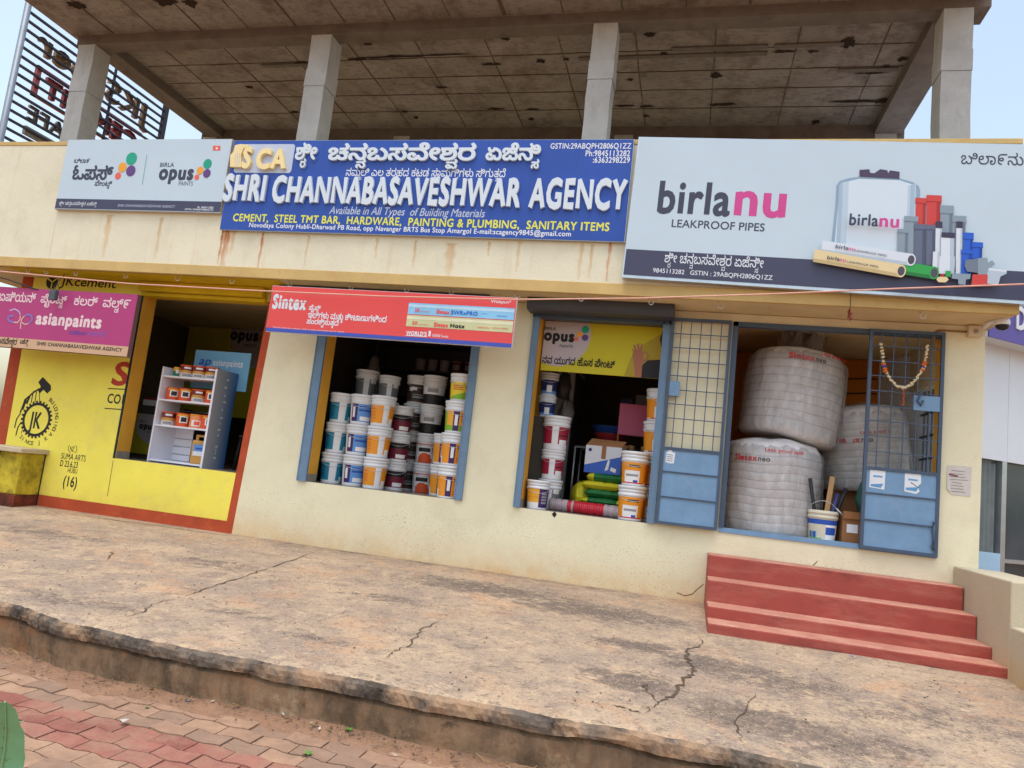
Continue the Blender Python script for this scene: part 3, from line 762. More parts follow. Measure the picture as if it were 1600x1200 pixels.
# debris caught along the kerb: gravel, straw and leaf scraps nobody could count
mb = MB(); gm = [mat("gravel_grey", S(112, 100, 90), .9, .3, 20), mat("gravel_tan", S(150, 124, 100), .9, .3, 20), mat("straw", S(170, 140, 96), .9, .2, 10), mat("scrap_white", S(186, 178, 168), .8, .1, 5), mat("dry_leaf", S(96, 72, 50), .9, .2, 9)]
for k in range(800):
    x = rs.uniform(-1, 7.2); y = edge_y(x)+.02-abs(rs.gauss(0, .08))-.01; z = PZ+.030*(1-min(1, (edge_y(x)-y)/.5))**2+.004; s_ = rs.uniform(.002, .006)
    t = rs.random()
    if t < .72:
        mb.m(gm[rs.randrange(2)]); mb.box(-s_, s_, -s_*.8, s_*.7, -s_*.3, s_*.6, Matrix.Rotation(rs.random()*6, 3, 'Z') @ Matrix.Rotation(rs.uniform(-.5, .5), 3, 'X'), (x, y, z))
    elif t < .9:
        a = rs.random()*6.3; l_ = rs.uniform(.02, .06); mb.m(gm[2]).bar((x, y, z+.004), (x+l_*math.cos(a), y+l_*.6*math.sin(a), z+rs.uniform(0, .02)), .003)
    else:
        a = rs.random()*6.3; l_ = rs.uniform(.008, .02); mb.m(gm[4 if t < .985 else 3]); c_, s2 = math.cos(a)*l_, math.sin(a)*l_
        mb.quad((x-c_, y-s2, z+.004), (x+s2*.5, y-c_*.5, z+.006), (x+c_, y+s2, z+.013), (x-s2*.5, y+c_*.5, z+.009))
for k in range(500):
    x = rs.uniform(-1, 7.2); y = rs.uniform(-.4, edge_y(x)+.1); s_ = rs.uniform(.002, .006)
    mb.m(gm[rs.randrange(2)]); mb.box(-s_, s_, -s_*.8, s_*.7, -s_*.3, s_*.6, Matrix.Rotation(rs.random()*6, 3, 'Z'), (x, y, gz(y)+.006))
tag(mb.build("kerb_debris"), kind="stuff")
# litter one can point at
def litter(name, px, py, z, s_, m_, label, cat):
    p = WZ(px, py, z); b = MB().m(m_)
    pts = [(p.x+s_*math.cos(t)*rs.uniform(.5, 1.1), p.y+s_*math.sin(t)*rs.uniform(.5, 1), z+.006+rs.uniform(0, .012)) for t in (0, .9, 1.9, 3, 4, 5.2)]
    c = (p.x, p.y, z+.02); k = len(b.v); b.v += pts+[c]
    for i in range(6): b.face([k+i, k+(i+1) % 6, k+6])
    return tag(b.build(name), label, cat)
litter("paper_scrap", 194, 1129, PZ+.01, .028, gm[3], "crumpled white paper scrap on the red paving blocks", "litter")
litter("plastic_scrap", 122, 1038, PZ+.03, .016, mat("blue_scrap", S(130, 140, 190), .6), "small pale blue plastic scrap on pavers below the kerb", "litter")
litter("stone", 293, 1098, PZ+.012, .022, mat("grey_stone", S(128, 128, 132), .9), "small blue grey stone lying on the paving", "stone")
litter("stone", 323, 1081, PZ+.05, .024, mat("dark_stone", S(60, 58, 66), .9), "dark pebble at the foot of the kerb", "stone")
litter("foil_wrapper", 1330, 1028, gz(-1.2)+.004, .02, mat("violet_scrap", S(130, 120, 200), .4), "tiny violet wrapper at the foot of the red steps", "litter")
leafg = mat("weed_leaf", S(96, 140, 52), .6, .25, 9)
def weed(px, py, z, n, s_, label):
    p = WZ(px, py, z); b = MB().m(leafg)
    for k in range(n):
        a = rs.random()*6.3; l_ = s_*rs.uniform(.6, 1.2); d = Vector((math.cos(a), math.sin(a), rs.uniform(.25, .8))).normalized(); w_ = Vector((-math.sin(a), math.cos(a), 0))*l_*.28
        o = Vector((p.x, p.y, z)); q = [o, o+d*l_*.5+w_, o+d*l_, o+d*l_*.5-w_]; b.quad(*q)
    return tag(b.build("weed"), label, "weed", "weeds along the kerb")
weed(367, 1088, PZ+.03, 9, .055, "bright green weed seedling at the foot of the kerb")
weed(480, 1180, PZ+.0, 12, .035, "dull green weed tuft in the paving at the bottom of the photo")
weed(545, 1142, PZ+.03, 10, .03, "sparse weed tuft by white scraps under the kerb")
weed(230, 1106, PZ+.0, 8, .022, "tiny weed between tan paving blocks beside the red row")

# ================================================================== STEPS, LOW WALL, BENCH
stepred = mat("red_oxide_cement", S(160, 74, 63), .62, .13, 3, .2, 40, .35, stain=[(S(184, 116, 98), 3, .48, .70, .6, (.5, 1, 2.5)), (S(112, 58, 50), 7, .56, .70, .55, (.6, 1, 1.6)), (S(205, 160, 130), 22, .68, .74, .5, None)])
tread = mat("dusty_red_tread", S(186, 128, 108), .85, .14, 3, .2, 40, .2, stain=[(S(214, 172, 146), 3.5, .48, .7, .7, None), (S(164, 84, 74), 5, .58, .72, .7, None)])
st = thing("entrance_steps", "flight of four wide red oxide cement steps below the grille doors", "steps")
prev_b = .0
for k, (yf, zt, zb) in enumerate(((-.30, -.205, -.385), (-.60, -.400, -.575), (-.905, -.588, -.67), (-1.19, -.682, -.80))):
    b = MB().m(stepred); b.box(5.165, 7.318+.004*k, yf, (-.002 if k == 0 else (-.30, -.60, -.905)[k-1]+.0), -.86, zt)
    b.ms.append(tread); b.mi[1] = 1
    b.build("step", None, st, bevel=.012)
lw = thing("low_side_wall", "low cream plaster wall stepping down beside the red steps", "wall")
lwm = plaster("side_wall_plaster", S(192, 180, 154), S(206, 160, 104), speck=False, dust_top=.25)
b = MB().m(lwm); b.box(7.325, 7.72, -1.215, -.003, -.9, -.045); b.build("wall_upper_part", None, lw, bevel=.012)
b = MB().m(lwm); b.box(7.322, 7.72, -2.6, -1.217, -.98, -.375); b.build("wall_lower_part", None, lw, bevel=.012)
bn = thing("wall_bench", "yellow plastered ledge seat with stone slab top at the left end of the wall", "bench")
dirty_shaded = mat("dirty_shaded_yellow_plaster", S(206, 184, 60), .9, .2, 3, .3, 40, .1, stain=[(S(110, 92, 40), 3, .42, .66, .8, None), (S(60, 50, 36), 7, .55, .7, .7, None)]); dirtyred_shaded = mat("sooty_shaded_red_band", S(120, 60, 44), .9, .25, 4, .3, 40, .1, stain=[(S(50, 42, 38), 4, .42, .62, .85, None)])  # bench colours: real dirt, plus the slab's shade painted into both
b = MB().m(dirty_shaded); b.box(-5.4, -2.86, -.33, -.003, -.56, -.06); b.m(dirtyred_shaded).box(-5.4, -2.858, -.332, -.003, -.95, -.562); b.build("base", None, bn, bevel=.01)
b = MB().m(mat("stone_slab", S(196, 178, 150), .8, .15, 5, .3, 40)); b.box(-5.4, -2.81, -.40, -.003, -.058, .0); b.build("slab_top", None, bn, bevel=.008)
b = MB().m(cavity)
for q in (-3.55, -3.2): b.box(q, q+.01, -.334, -.3305, -.95, -.06)
b.box(-2.862, -2.851, -.012, -.004, -.72, -.06); b.build("joint", None, bn)

# ================================================================== NEIGHBOUR ON THE RIGHT
nb = thing("neighbour_shop", "white clad shop with purple fascia sign and glass front right of the cream shop", "building", (7.99, 1.2, 0), math.atan2(.585, .81))
acp = mat("white_cladding", S(222, 226, 232), .35, .03, 3, 0, 50, .5); purp = mat("purple_fascia", S(92, 78, 156), .4, .06, 3)
glassm = mat("dark_shop_glass", S(62, 74, 80), .12, .2, 3, 0, 50, .6)
b = MB().m(acp); b.box(-.30, .34, 0, .1, 1.06, 4.6); b.box(.345, 1.2, 0, .1, 1.06, 4.6); b.box(1.205, 6, 0, .1, 1.06, 4.6); b.build("cladding", None, nb)
b = MB().m(acp); b.box(-.30, 6, .11, 6, -1.2, 4.55); b.build("wall", None, nb)
b = MB().m(purp); b.box(-.35, 6, -.24, -.225, 2.3, 3.4); b.build("fascia_sign", None, nb)
b = MB().m(acp); b.box(-.35, 6, -.224, -.001, 2.305, 3.4); b.build("fascia_box", None, nb)
b = MB().m(glassm); b.box(-.28, 6, .06, .1, -.9, 1.058); b.build("shop_glass", None, nb)
b = MB().m(silver)
for u in (-.29, .27, 1.3): b.box(u, u+.075, .0, .059, -.9, 1.058)
b.box(-.2, 6, .002, .058, -.02, .02); b.build("mullion", None, nb)
cur = mat("grey_curtain", S(120, 128, 128), .9, .2, 5)
b = MB().m(cur); n_ = 60
for i in range(n_):
    u0, u1 = -.2+.44*i/n_, -.2+.44*(i+1)/n_; f_ = lambda u: .045+.010*math.sin(u*85)
    b.smooth.add(len(b.f)); b.quad((u0, f_(u0), -.5), (u1, f_(u1), -.5), (u1, f_(u1), 1.02), (u0, f_(u0), 1.02))
b.build("curtain", None, nb)
b = MB().m(white)
text_mesh(b, "E", (.30, -.2405, 2.46), X1, Z1, .14, .24, .03, depth=.012); text_mesh(b, "D", (.06, -.2405, 2.46), X1, Z1, .16, .24, .03, depth=.012)
text_mesh(b, "N", (.52, -.2405, 2.46), X1, Z1, .17, .24, .03, depth=.012); b.build("sign_lettering", None, nb)
b = MB().m(mat("pale_blue_board", S(172, 204, 230), .6, .05, 4)); b.box(7.60, 7.86, .42, .44, -.55, .10); tag(b.build("leaning_board"), "pale blue board leaning between cream wall and neighbour glass", "board")

# ================================================================== BILLBOARD BEHIND, FAR LEFT
bb = thing("billboard_frame", "tall slatted steel billboard seen from behind, letters reversed, left of the shop", "billboard")
stl = mat("black_steel_section", S(40, 36, 44), .6, .15, 6); gals = mat("galvanised_pole", S(130, 138, 146), .45, .15, 6, metal=.4)
BX = -6.0
b = MB().m(gals); b.tube([(BX, 1.10, -1.2), (BX, 1.10, 7.6)], .05, 10); b.build("pole", None, bb)
b = MB().m(stl); b.box(BX-.04, BX+.04, 4.30, 4.40, -1.2, 7.6); b.build("pole", None, bb)
b = MB().m(stl); b.box(BX-.03, BX+.0, 2.98, 3.02, 4.2, 7.6); b.build("upright", None, bb)
b = MB().m(stl)
for k in range(21): b.box(BX-.02, BX+.02, 1.1, 4.3, 4.42+.1535*k, 4.455+.1535*k)
b.build("slats", None, bb)
ll = [mat("brown_letter_back", S(158, 132, 104), .7, .2, 9), mat("red_letter_back", S(168, 84, 88), .6, .2, 9), mat("grey_letter_back", S(140, 132, 122), .7, .2, 9)]
b = MB().m(ll[0]); U = Vector((0, -1, 0))
text_mesh(b, "JKSuper", (BX-.03, 4.02, 6.40), U, Z1, 2.60, .40, .02, depth=.07); b.build("letters", None, bb)
b = MB().m(ll[2]); b.box(BX-.09, BX-.03, 1.5, 3.9, 4.98, 5.12); b.build("letter_rule", None, bb)
b = MB().m(ll[1]); text_mesh(b, "CEMENT", (BX-.03, 3.82, 5.77), U, Z1, 2.1, .32, .03, depth=.07); b.box(BX-.09, BX-.03, 1.5, 3.9, 6.14, 6.19); b.box(BX-.09, BX-.03, 1.5, 3.9, 5.66, 5.70); b.box(BX-.09, BX-.03, 1.5, 1.58, 5.66, 6.19); b.build("letters", None, bb)
b = MB().m(ll[2]); text_mesh(b, "BUILD SAFE", (BX-.03, 3.8, 5.24), U, Z1, 2.3, .24, .02, depth=.05); b.build("letters", None, bb)

# ================================================================== SIGN BOARDS
def board(name, label, y, tl, br, thick, face, edge, back=None, group=None):
    a, b = W(*tl, y), W(*br, y)
    t = thing(name, label, "sign", (0, 0, 0), group=group)
    m_ = MB().m(edge); m_.box(a.x, b.x, y+.004, y+thick, b.z, a.z)
    m_.m(face).quad((a.x+.004, y, b.z+.004), (b.x-.004, y, b.z+.004), (b.x-.004, y, a.z-.004), (a.x+.004, y, a.z-.004))
    m_.build("panel", None, t); return t, a, b
bluepr = mat("blue_flex_print", S(38, 78, 166), .42, .08, 2, .2, 2.2, .4, stain=[(S(24, 52, 128), 6, .56, .74, .5, (3, 1, .12))])
whitel = mat("white_raised_letter", S(214, 224, 230), .4, .03, 3)
offw = mat("white_print", S(224, 228, 234), .5, .02, 3); yel = mat("lemon_print", S(226, 226, 84), .5, .04, 3); gold = mat("cream_gold_letter", S(246, 222, 160), .4, .06, 4)
pinkp = mat("pink_print", S(206, 70, 142), .5, .04, 3); greyp = mat("pale_grey_print", S(190, 200, 218), .5, .03, 3)
TITLE = "ಶೀ{ರ,-1.0} ಚನ{ನ}ಬಸವೇಶ{ವ}ರ ಏಜೆನಿ{ಸ}"
# ---- blue agency board
yb = -.55
t, a, b_ = board("shop_sign", "blue shop name board with raised white letters in the middle of the parapet", yb, (366, 219.5), (976, 378), .045, bluepr, silver)
b = MB().m(whitel); T(b, "ಶೀ{ರ,-1.0}", yb, (462, 250), (499, 225), .03, "kn", 0, .028); b.build("raised_title", None, t); b = MB().m(whitel); T(b, "ಚನ{ನ}ಬಸವೇಶ{ವ}ರ", yb, (513, 250.5), (746, 225.5), .03, "kn", 0, .028); b.build("raised_title", None, t); b = MB().m(whitel); T(b, "ಏಜೆನಿ{ಸ}", yb, (759, 251), (847, 226), .03, "kn", 0, .028)
b.build("raised_title", None, t)
b = MB().m(whitel)
T(b, "SHRI", yb, (349.5, 313.5), (420, 276), .045, "cap", 0, .032); b.build("raised_name", None, t); b = MB().m(whitel); T(b, "CHANNABASAVESHWAR", yb, (425, 316), (817, 282), .045, "cap", 0, .032); b.build("raised_name", None, t); b = MB().m(whitel); T(b, "AGENCY", yb, (826, 325), (982, 283.5), .045, "cap", 0, .032)
b.build("raised_name", None, t)
b = MB().m(greyp); p0, p1 = W(365, 270, yb), W(462, 225.5, yb); k = .035
pts = []
for cx_, cz_, a0 in ((p1.x-k, p1.z-k, 0), (p0.x+k, p1.z-k, 90), (p0.x+k, p0.z+k, 180), (p1.x-k, p0.z+k, 270)):
    for q in range(5): t_ = R(a0+22.5*q); pts.append((cx_+k*math.cos(t_), cz_+k*math.sin(t_)))
n_ = len(pts); o_ = len(b.v); b.v += [(x, yb-.006, z) for x, z in pts]+[(x, yb-.001, z) for x, z in pts]; b.face(range(o_, o_+n_))
for i in range(n_): b.face([o_+(i+1) % n_, o_+i, o_+n_+i, o_+n_+(i+1) % n_])
b.build("logo_plate", None, t)
b = MB().m(gold); T(b, "S", yb-.006, (379.5, 263), (398, 233), .05, "cap", 0, .04); T(b, "CA", yb-.006, (401, 264.5), (452.5, 236), .05, "cap", 0, .04)
q = [(362, 262.5), (362.5, 244), (367, 240), (370, 229), (379, 227), (392, 229), (383, 234), (379, 244), (379, 263)]
def solid(b, y, pts, d):                     # raised plate cut to a pixel outline
    P_ = [W(*p, y) for p in pts]; A = sum(P_[i-1].x*P_[i].z-P_[i].x*P_[i-1].z for i in range(len(P_)))
    if A < 0: P_.reverse()
    poly(b, y, pts, d); n = len(P_); o = len(b.v); b.v += [(p.x, y-d, p.z) for p in P_]+[(p.x, y-.001, p.z) for p in P_]
    for i in range(n): b.face([o+(i+1) % n, o+i, o+n+i, o+n+(i+1) % n])
solid(b, yb-.006, q, .035); b.m(greyp)
for x in (370, 373, 376): line(b, yb-.006, [(x+1.5, 242), (x, 261)], .006, .037)
b.build("raised_monogram", None, t)
b = MB().m(offw)
T(b, "ನಮ{ಮ}ಲಿ{ಲ} ಎಲ{ಲ} ತರಹದ ಕಟಡ ಸಾಮಗಿ{ರ}ಗಳು ಸಿಗುತ{ತ}ದೆ", yb, (540, 274.5), (791, 263.5), .01, "kn")
T(b, "GSTIN:29ABQPH2806Q1ZZ", yb, (859.7, 232.3), (987, 223.8), .02); T(b, "Ph:9845113282", yb, (914.6, 244), (985, 235.2), .02); T(b, ":6363298229", yb, (926, 254.2), (984.7, 245.6), .02)
T(b, "Novodaya Colony Hubli-Dharwad PB Road, opp Navanger BRTS Bus Stop Amargol E-mail:scagency9845@gmail.com", yb, (389, 354.8), (892.7, 361.6), .022)
b.m(greyp); T(b, "Available in All Types  of Building Materials", yb, (514, 334), (758.8, 327.3), .012, shear=.2)
b.m(yel); T(b, "CEMENT,  STEEL TMT BAR,  HARDWARE,  PAINTING & PLUMBING,  SANITARY ITEMS", yb, (363.4, 345.2), (953, 348.3), .03)
b.build("lettering", None, t)
# ---- big pipe board on the right
yb = -.60
a, b_ = W(998, 213.5, yb), W(1598, 476, yb)
HANG = (a.copy(), R(1.45)); W1 = W(970, 433, yb)
t = thing("shop_sign", "large white board picturing water tank and pipes, right end of the parapet", "sign")
x0, x1, zt, zb = a.x, 7.72, a.z, W1.z
b = MB().m(silver); b.box(x0, x1, yb+.004, -.515, zb, zt); b.m(whitepr).quad((x0+.012, yb, zb+.03), (x1-.012, yb, zb+.03), (x1-.012, yb, zt-.01), (x0+.012, yb, zt-.01)); b.build("panel", None, t)
zbt = W(979, 389, yb).z
b = MB().m(mat("slate_print", S(66, 68, 92), .5, .04, 2)); b.quad((x0+.012, yb-.002, zb+.03), (x1-.012, yb-.002, zb+.03), (x1-.012, yb-.002, zbt), (x0+.012, yb-.002, zbt)); b.build("bottom_band", None, t)
b = MB().m(ink); T(b, "birla", yb, (1026, 331.5), (1143, 303.5), .028, "x"); T(b, "LEAKPROOF PIPES", yb, (1049, 354.5), (1195.5, 349.5), .012)
T(b, "ಬಿರಾ{},".replace("{},", "")[:0]+"ಬಿಲಾ೯ನು", yb, (1501, 256), (1600, 239), .004, "kn")
b.m(pinkp); T(b, "nu", yb, (1146, 335.5), (1230, 303.5), .03, "x")
b.m(offw); T(b, "ಶೀ{ರ,-1.0} ಚನ{ನ}ಬಸವೇಶ{ವ}ರ ಏಜೆನೀ{ಸ,-.9}", yb-.002, (1038, 409.5), (1194, 402.5), .004, "kn"); T(b, "9845113282   GSTIN : 29ABQPH2806Q1ZZ", yb-.002, (1020, 425.5), (1207.5, 430.5), .006)
b.build("lettering", None, t)
# the printed picture of the goods
b = MB(); C6 = lambda x, y: (1240+x/4.444, 240+y/4.444)
tk, tkd, tkl = mat("tank_print", S(208, 222, 232), .5, .02, 2), mat("tank_edge_print", S(140, 166, 188), .5, .02, 2), mat("tank_cap_print", S(74, 62, 88), .5, .04, 4)
LV = [.0024]
def pp(m_, pts, up=True):
    if up: LV[0] += .0006
    b.m(m_); poly(b, yb, [C6(*p) for p in pts], LV[0])
pp(tkd, [(262, 620), (290, 360), (292, 330), (297, 225), (320, 190), (380, 172), (455, 160), (735, 172), (830, 200), (868, 225), (878, 255), (870, 500), (840, 700), (262, 700)])
pp(tk, [(284, 620), (308, 360), (310, 330), (318, 232), (350, 200), (455, 176), (735, 186), (820, 214), (850, 240), (846, 500), (820, 700), (284, 700)])
for x_, w_, m_ in ((318, 60, mat("tank_shade_print", S(186, 204, 218), .5, .02, 2)), (790, 56, MATS["tank_shade_print"]), (848-40, 30, mat("tank_deep_shade_print", S(164, 186, 204), .5, .02, 2)), (310, 26, MATS["tank_deep_shade_print"])): pp(m_, [(x_-14, 640), (x_, 340), (x_+4, 225), (x_+w_+4, 205 if x_ > 500 else 190), (x_+w_, 340), (x_+w_-14, 640)])
pp(tkl, [(457, 115), (525, 110), (530, 135), (560, 138), (600, 110), (650, 118), (655, 140), (668, 118), (735, 128), (733, 176), (457, 160)])
pc = {"red": S(206, 66, 60), "red2": S(172, 44, 46), "gr": S(138, 154, 166), "gr2": S(110, 122, 138), "dg": S(98, 106, 128), "dg2": S(76, 84, 104), "wh": S(214, 222, 230), "wh2": S(180, 194, 206), "bl": S(36, 92, 200), "bl2": S(22, 66, 160), "cr": S(226, 206, 156), "cr2": S(196, 172, 122), "gn": S(48, 160, 74), "gn2": S(30, 116, 52), "hole": S(78, 74, 86), "dk": S(58, 54, 78)}
pm = {k: mat("pipe_print_"+{"red": "red", "red2": "deep_red", "gr": "grey", "gr2": "mid_grey", "dg": "slate", "dg2": "dark_slate", "wh": "white", "wh2": "pale_grey", "bl": "blue", "bl2": "deep_blue", "cr": "cream", "cr2": "sand", "gn": "green", "gn2": "deep_green", "hole": "hollow", "dk": "violet_black"}[k], v, .5, .03, 3) for k, v in pc.items()}
def pipe(x0, x1, y0, y1, ya, c, collar=True):
    w_ = x1-x0; sl = .03*w_
    pp(pm[c], [(x0-sl*0, y0), (x1, y0+4), (x1-5, y1+4), (x0-5, y1)])
    pp(pm[c+"2"], [(x0+w_*.7, y0+3), (x1, y0+4), (x1-5, y1+4), (x0+w_*.7-5, y1+2)])
    if collar: pp(pm[c], [(x0-4, y0), (x1+4, y0+4), (x1+3, y0+ya), (x0-5, y0+ya-4)]); pp(pm[c+"2"], [(x0-4, y0+ya-6), (x1+3, y0+ya-2), (x1+3, y0+ya+2), (x0-5, y0+ya-2)])
pipe(848, 918, 308, 495, 40, "red"); pipe(924, 1022, 290, 498, 48, "red"); pipe(1018, 1106, 362, 560, 60, "gr"); pipe(1102, 1192, 434, 560, 50, "gr")
pipe(768, 858, 438, 700, 40, "gr"); pipe(722, 792, 528, 700, 30, "gr"); pipe(838, 914, 494, 775, 40, "dg"); pipe(918, 976, 500, 778, 36, "dg")
for (x0_, x1_, y0_, y1_) in ((980, 1024, 520, 790), (1122, 1164, 520, 840)): pipe(x0_, x1_, y0_, y1_, 10, "wh", False); pp(pm["dk"], [(x0_, y0_-42), (x1_+2, y0_-40), (x1_+2, y0_+6), (x0_, y0_+4)])
pipe(1172, 1238, 555, 840, 50, "bl"); pipe(1234, 1302, 622, 735, 40, "bl"); pipe(1156, 1230, 676, 840, 30, "bl")
pipe(1014, 1104, 585, 840, 8, "wh", False); pp(pm["dk"], [(1018, 556), (1108, 560), (1108, 598), (1016, 592)]); pipe(1000, 1110, 720, 842, 8, "wh", False); pipe(958, 1004, 690, 800, 8, "wh", False)
def lying(p, q, r, c, hole):
    d = Vector((q[0]-p[0], q[1]-p[1])).normalized(); n = Vector((-d.y, d.x))
    if n.y < 0: n = -n
    f = lambda o, k: (o[0]+n.x*r*k, o[1]+n.y*r*k)
    el = lambda o, k: [(o[0]+d.x*r*.75*k*math.cos(t)+n.x*r*k*math.sin(t), o[1]+d.y*r*.75*k*math.cos(t)+n.y*r*k*math.sin(t)) for t in [2*math.pi*i/20 for i in range(20)]]
    pp(pm[c], [f(p, -1), f(q, -1), f(q, 1), f(p, 1)]); pp(pm[c+"2"], [f(p, .45), f(q, .45), f(q, 1), f(p, 1)])
    pp(pm[c], el(q, 1)); pp(pm["hole"], el(q, .74))
lying((600, 780), (965, 838), 44, "gn", 1); lying((190, 655), (806, 748), 42, "wh", 1); lying((135, 718), (736, 826), 44, "cr", 1)
pp(pm["gr2"], [(1180, 750), (1275, 740), (1290, 800), (1270, 840), (1190, 830), (1172, 790)]); pp(pm["gr"], [(1265, 738), (1330, 735), (1335, 770), (1362, 752), (1385, 780), (1345, 808), (1325, 850), (1265, 850)])
pp(pm["wh2"], [(1340, 808), (1464, 824), (1462, 845), (1420, 865), (1405, 920), (1320, 915), (1325, 850)]); pp(pm["wh"], [(1340, 806), (1464, 822), (1460, 835), (1335, 822)])
pp(pm["gr"], [(1086, 842), (1215, 848), (1210, 882), (1182, 885), (1178, 922), (1130, 918), (1128, 884), (1084, 878)]); pp(pm["red"], [(1228, 850), (1332, 852), (1328, 928), (1218, 924)])
pp(pm["cr"], [(985, 872), (1010, 862), (1052, 870), (1062, 888), (1040, 906), (992, 904), (978, 886)]); pp(pm["red2"], [(1005, 845), (1035, 848), (1032, 868), (1004, 866)]); pp(pm["gn"], [(1040, 825), (1078, 828), (1078, 868), (1040, 866)])
b.m(ink); T(b, "birla", yb-LV[0], C6(384, 495), C6(590, 452), .03, "x"); b.m(pinkp); T(b, "nu", yb-LV[0], C6(592, 508), C6(735, 456), .03, "x")
for o, q, q2 in (((290, 655), (378, 668), (424, 676)), ((232, 732), (318, 745), (362, 752))):
    y_ = yb-LV[0]-.001
    def along(txt, p, p2, h, m_, ref, bo):
        A, B = W(*C6(*p), y_), W(*C6(*p2), y_); u = (B-A); L_ = u.length; u.normalize(); v = Vector((-u.z, 0, u.x))
        b.m(m_); text_mesh(b, txt, A, u, v, L_, h, bo, ref, 0, .001)
    along("birla", o, q, .022, ink, "x", .02); along("nu", (q[0]+1, q[1]+1), q2, .022, pinkp, "x", .02)
    along("LEAKPROOF PIPES", (o[0]+138, o[1]+24), (o[0]+355, o[1]+62), .019, ink, "cap", .01)
b.build("printed_picture", None, t)
t.matrix_world = Matrix.Translation(HANG[0]) @ Matrix.Rotation(HANG[1], 4, "Y") @ Matrix.Translation(-HANG[0]); HANG = None
# ---- white paint board on the left
yb = -.55
t, a, b_ = board("shop_sign", "white paint board with coloured dots at the left end of the parapet", yb, (106.5, 218), (344, 333), .05, whitepr, mat("beige_board_edge", S(186, 176, 160), .6))
C7 = lambda x, y: (80+x/5.517, 210+y/5.517)
b = MB().m(mat("slate_print", (0, 0, 0))); p0, p1 = W(*C7(60, 553), yb), W(*C7(1422, 674), yb); b.quad((a.x+.004, yb-.002, b_.z+.012), (b_.x-.004, yb-.002, b_.z+.012), (b_.x-.004, yb-.002, p0.z), (a.x+.004, yb-.002, p0.z)); b.build("bottom_band", None, t)
dg, do, dp, dr = mat("teal_dot", S(24, 162, 130), .5), mat("amber_dot", S(240, 164, 46), .5), mat("plum_dot", S(100, 62, 128), .5), mat("coral_dot", S(238, 100, 76), .5)
b = MB().m(ink)
T(b, "ಬಿಲಾ೯", yb, C7(195, 245), C7(340, 205), .02, "kn"); T(b, "ಓಪಸ್", yb, C7(175, 385), C7(545, 270), .035, "kn"); T(b, "ಪೇಂಟ{ಸ}್", yb, C7(372, 443), C7(530, 398), .02, "kn")
def opus(b, y, f, m_txt, bo=.05):
    b.m(m_txt); T(b, "BIRLA", y, f(937, 280), f(1063, 245), .015); T(b, "opus", y, f(922, 385), f(1235, 308), bo, "x"); T(b, "PAINTS", y, f(1097, 440), f(1225, 407), 0)
    for m_, c, r in ((dg, (1348, 255), 36), (do, (1285, 312), 29), (dp, (1343, 337), 32), (dr, (1256, 370), 20)):
        b.m(m_); P_ = f(*c); disc(b, y, P_, f(c[0]+r, c[1])[0]-P_[0], .003, rr=1.08)
opus(b, yb, C7, ink)
for m_, c, r in ((dg, (693, 210), 46), (do, (615, 285), 36), (dp, (687, 315), 40), (dr, (577, 358), 25)): b.m(m_); P_ = C7(*c); disc(b, yb, P_, r/5.517, .003, rr=1.05)
b.m(dg); line(b, yb, [C7(826, 175), C7(786, 430)], .006, .002)
b.m(dr); poly(b, yb, [C7(1395, 98), C7(1460, 98), C7(1458, 140), C7(1393, 138)], .002); b.m(offw); poly(b, yb, [C7(1428, 108), C7(1442, 122), C7(1428, 132), C7(1414, 122)], .003)
b.m(offw); T(b, "ಶೀ{ರ,-1.0} ಚನ{ನ}ಬಸವೇಶ{ವ}ರ ಏಜೆನಿ{ಸ}", yb-.002, C7(68, 606), C7(395, 583), .004, "kn"); b.m(greyp); T(b, "SHRI CHANNABASAVESHWAR AGENCY", yb-.002, C7(572, 622), C7(1070, 612), 0, shear=.15)
b.m(offw); T(b, "Ph. 9845113282", yb-.002, C7(1260, 637), C7(1400, 624), .02); T(b, "GSTIN: 29ABQPH2806Q1ZZ", yb-.002, C7(1152, 652), C7(1400, 644), .02)
b.build("lettering", None, t)
# ---- red pipe banner board hung below the lip
yb = -.60
redpr = mat("coral_red_print", S(226, 78, 76), .5, .04, 2, .05, 8)
t, a, b_ = board("shop_sign", "long red board picturing two pipes hung under the lip over the bucket window", yb, (426, 446), (799.5, 544), .03, redpr, offw)
b = MB().m(mat("royal_blue_edge", S(62, 84, 176), .5)); b.quad((a.x+.004, yb-.002, b_.z+.004), (b_.x-.004, yb-.002, b_.z+.004), (b_.x-.004, yb-.002, b_.z+.045), (a.x+.004, yb-.002, b_.z+.045)); b.build("bottom_band", None, t)
C8 = lambda x, y: (410+x/7.619, 440+y/7.619); C9 = lambda x, y: (610+x/7.619, 440+y/7.619)
b = MB().m(whitel); T(b, "Sintex", yb, C8(112, 312), C8(540, 180), .055); b.m(redpr); 
for k in range(1): line(b, yb, [C8(112, 232), C8(535, 250)], .006, .004)
b.m(offw); T(b, "ಪೈಪ{ಸ}್", yb, C8(552, 335), C8(700, 284), .022, "kn"); T(b, "ಇಲಿಗಳು ಮತು{ತ} ಕೀಟಾಣುಗಳಿಂದ", yb, C8(540, 428), C8(1485, 408), .022, "kn"); T(b, "ಸಂರಕಿ{ಷ}ಸುತ{ತ}ದೆ", yb, C8(525, 500), C8(915, 458), .022, "kn")
T(b, "*Tested under lab conditions. Refer to www.sintexpipes.com for details", yb, C8(120, 552), C8(972, 590), 0)
T(b, "Welspun*", yb, C9(1195, 252), C9(1440, 228), .01); T(b, "WORLD'S", yb, C9(186, 632), C9(435, 604), .05); T(b, "1", yb, C9(450, 650), C9(485, 588), .07); T(b, "manufacturer of", yb, C9(500, 632), C9(615, 625), 0); T(b, "WATER TANKS", yb, C9(495, 655), C9(690, 648), .03); line(b, yb, [C9(184, 640), C9(432, 655)], .008, .002)
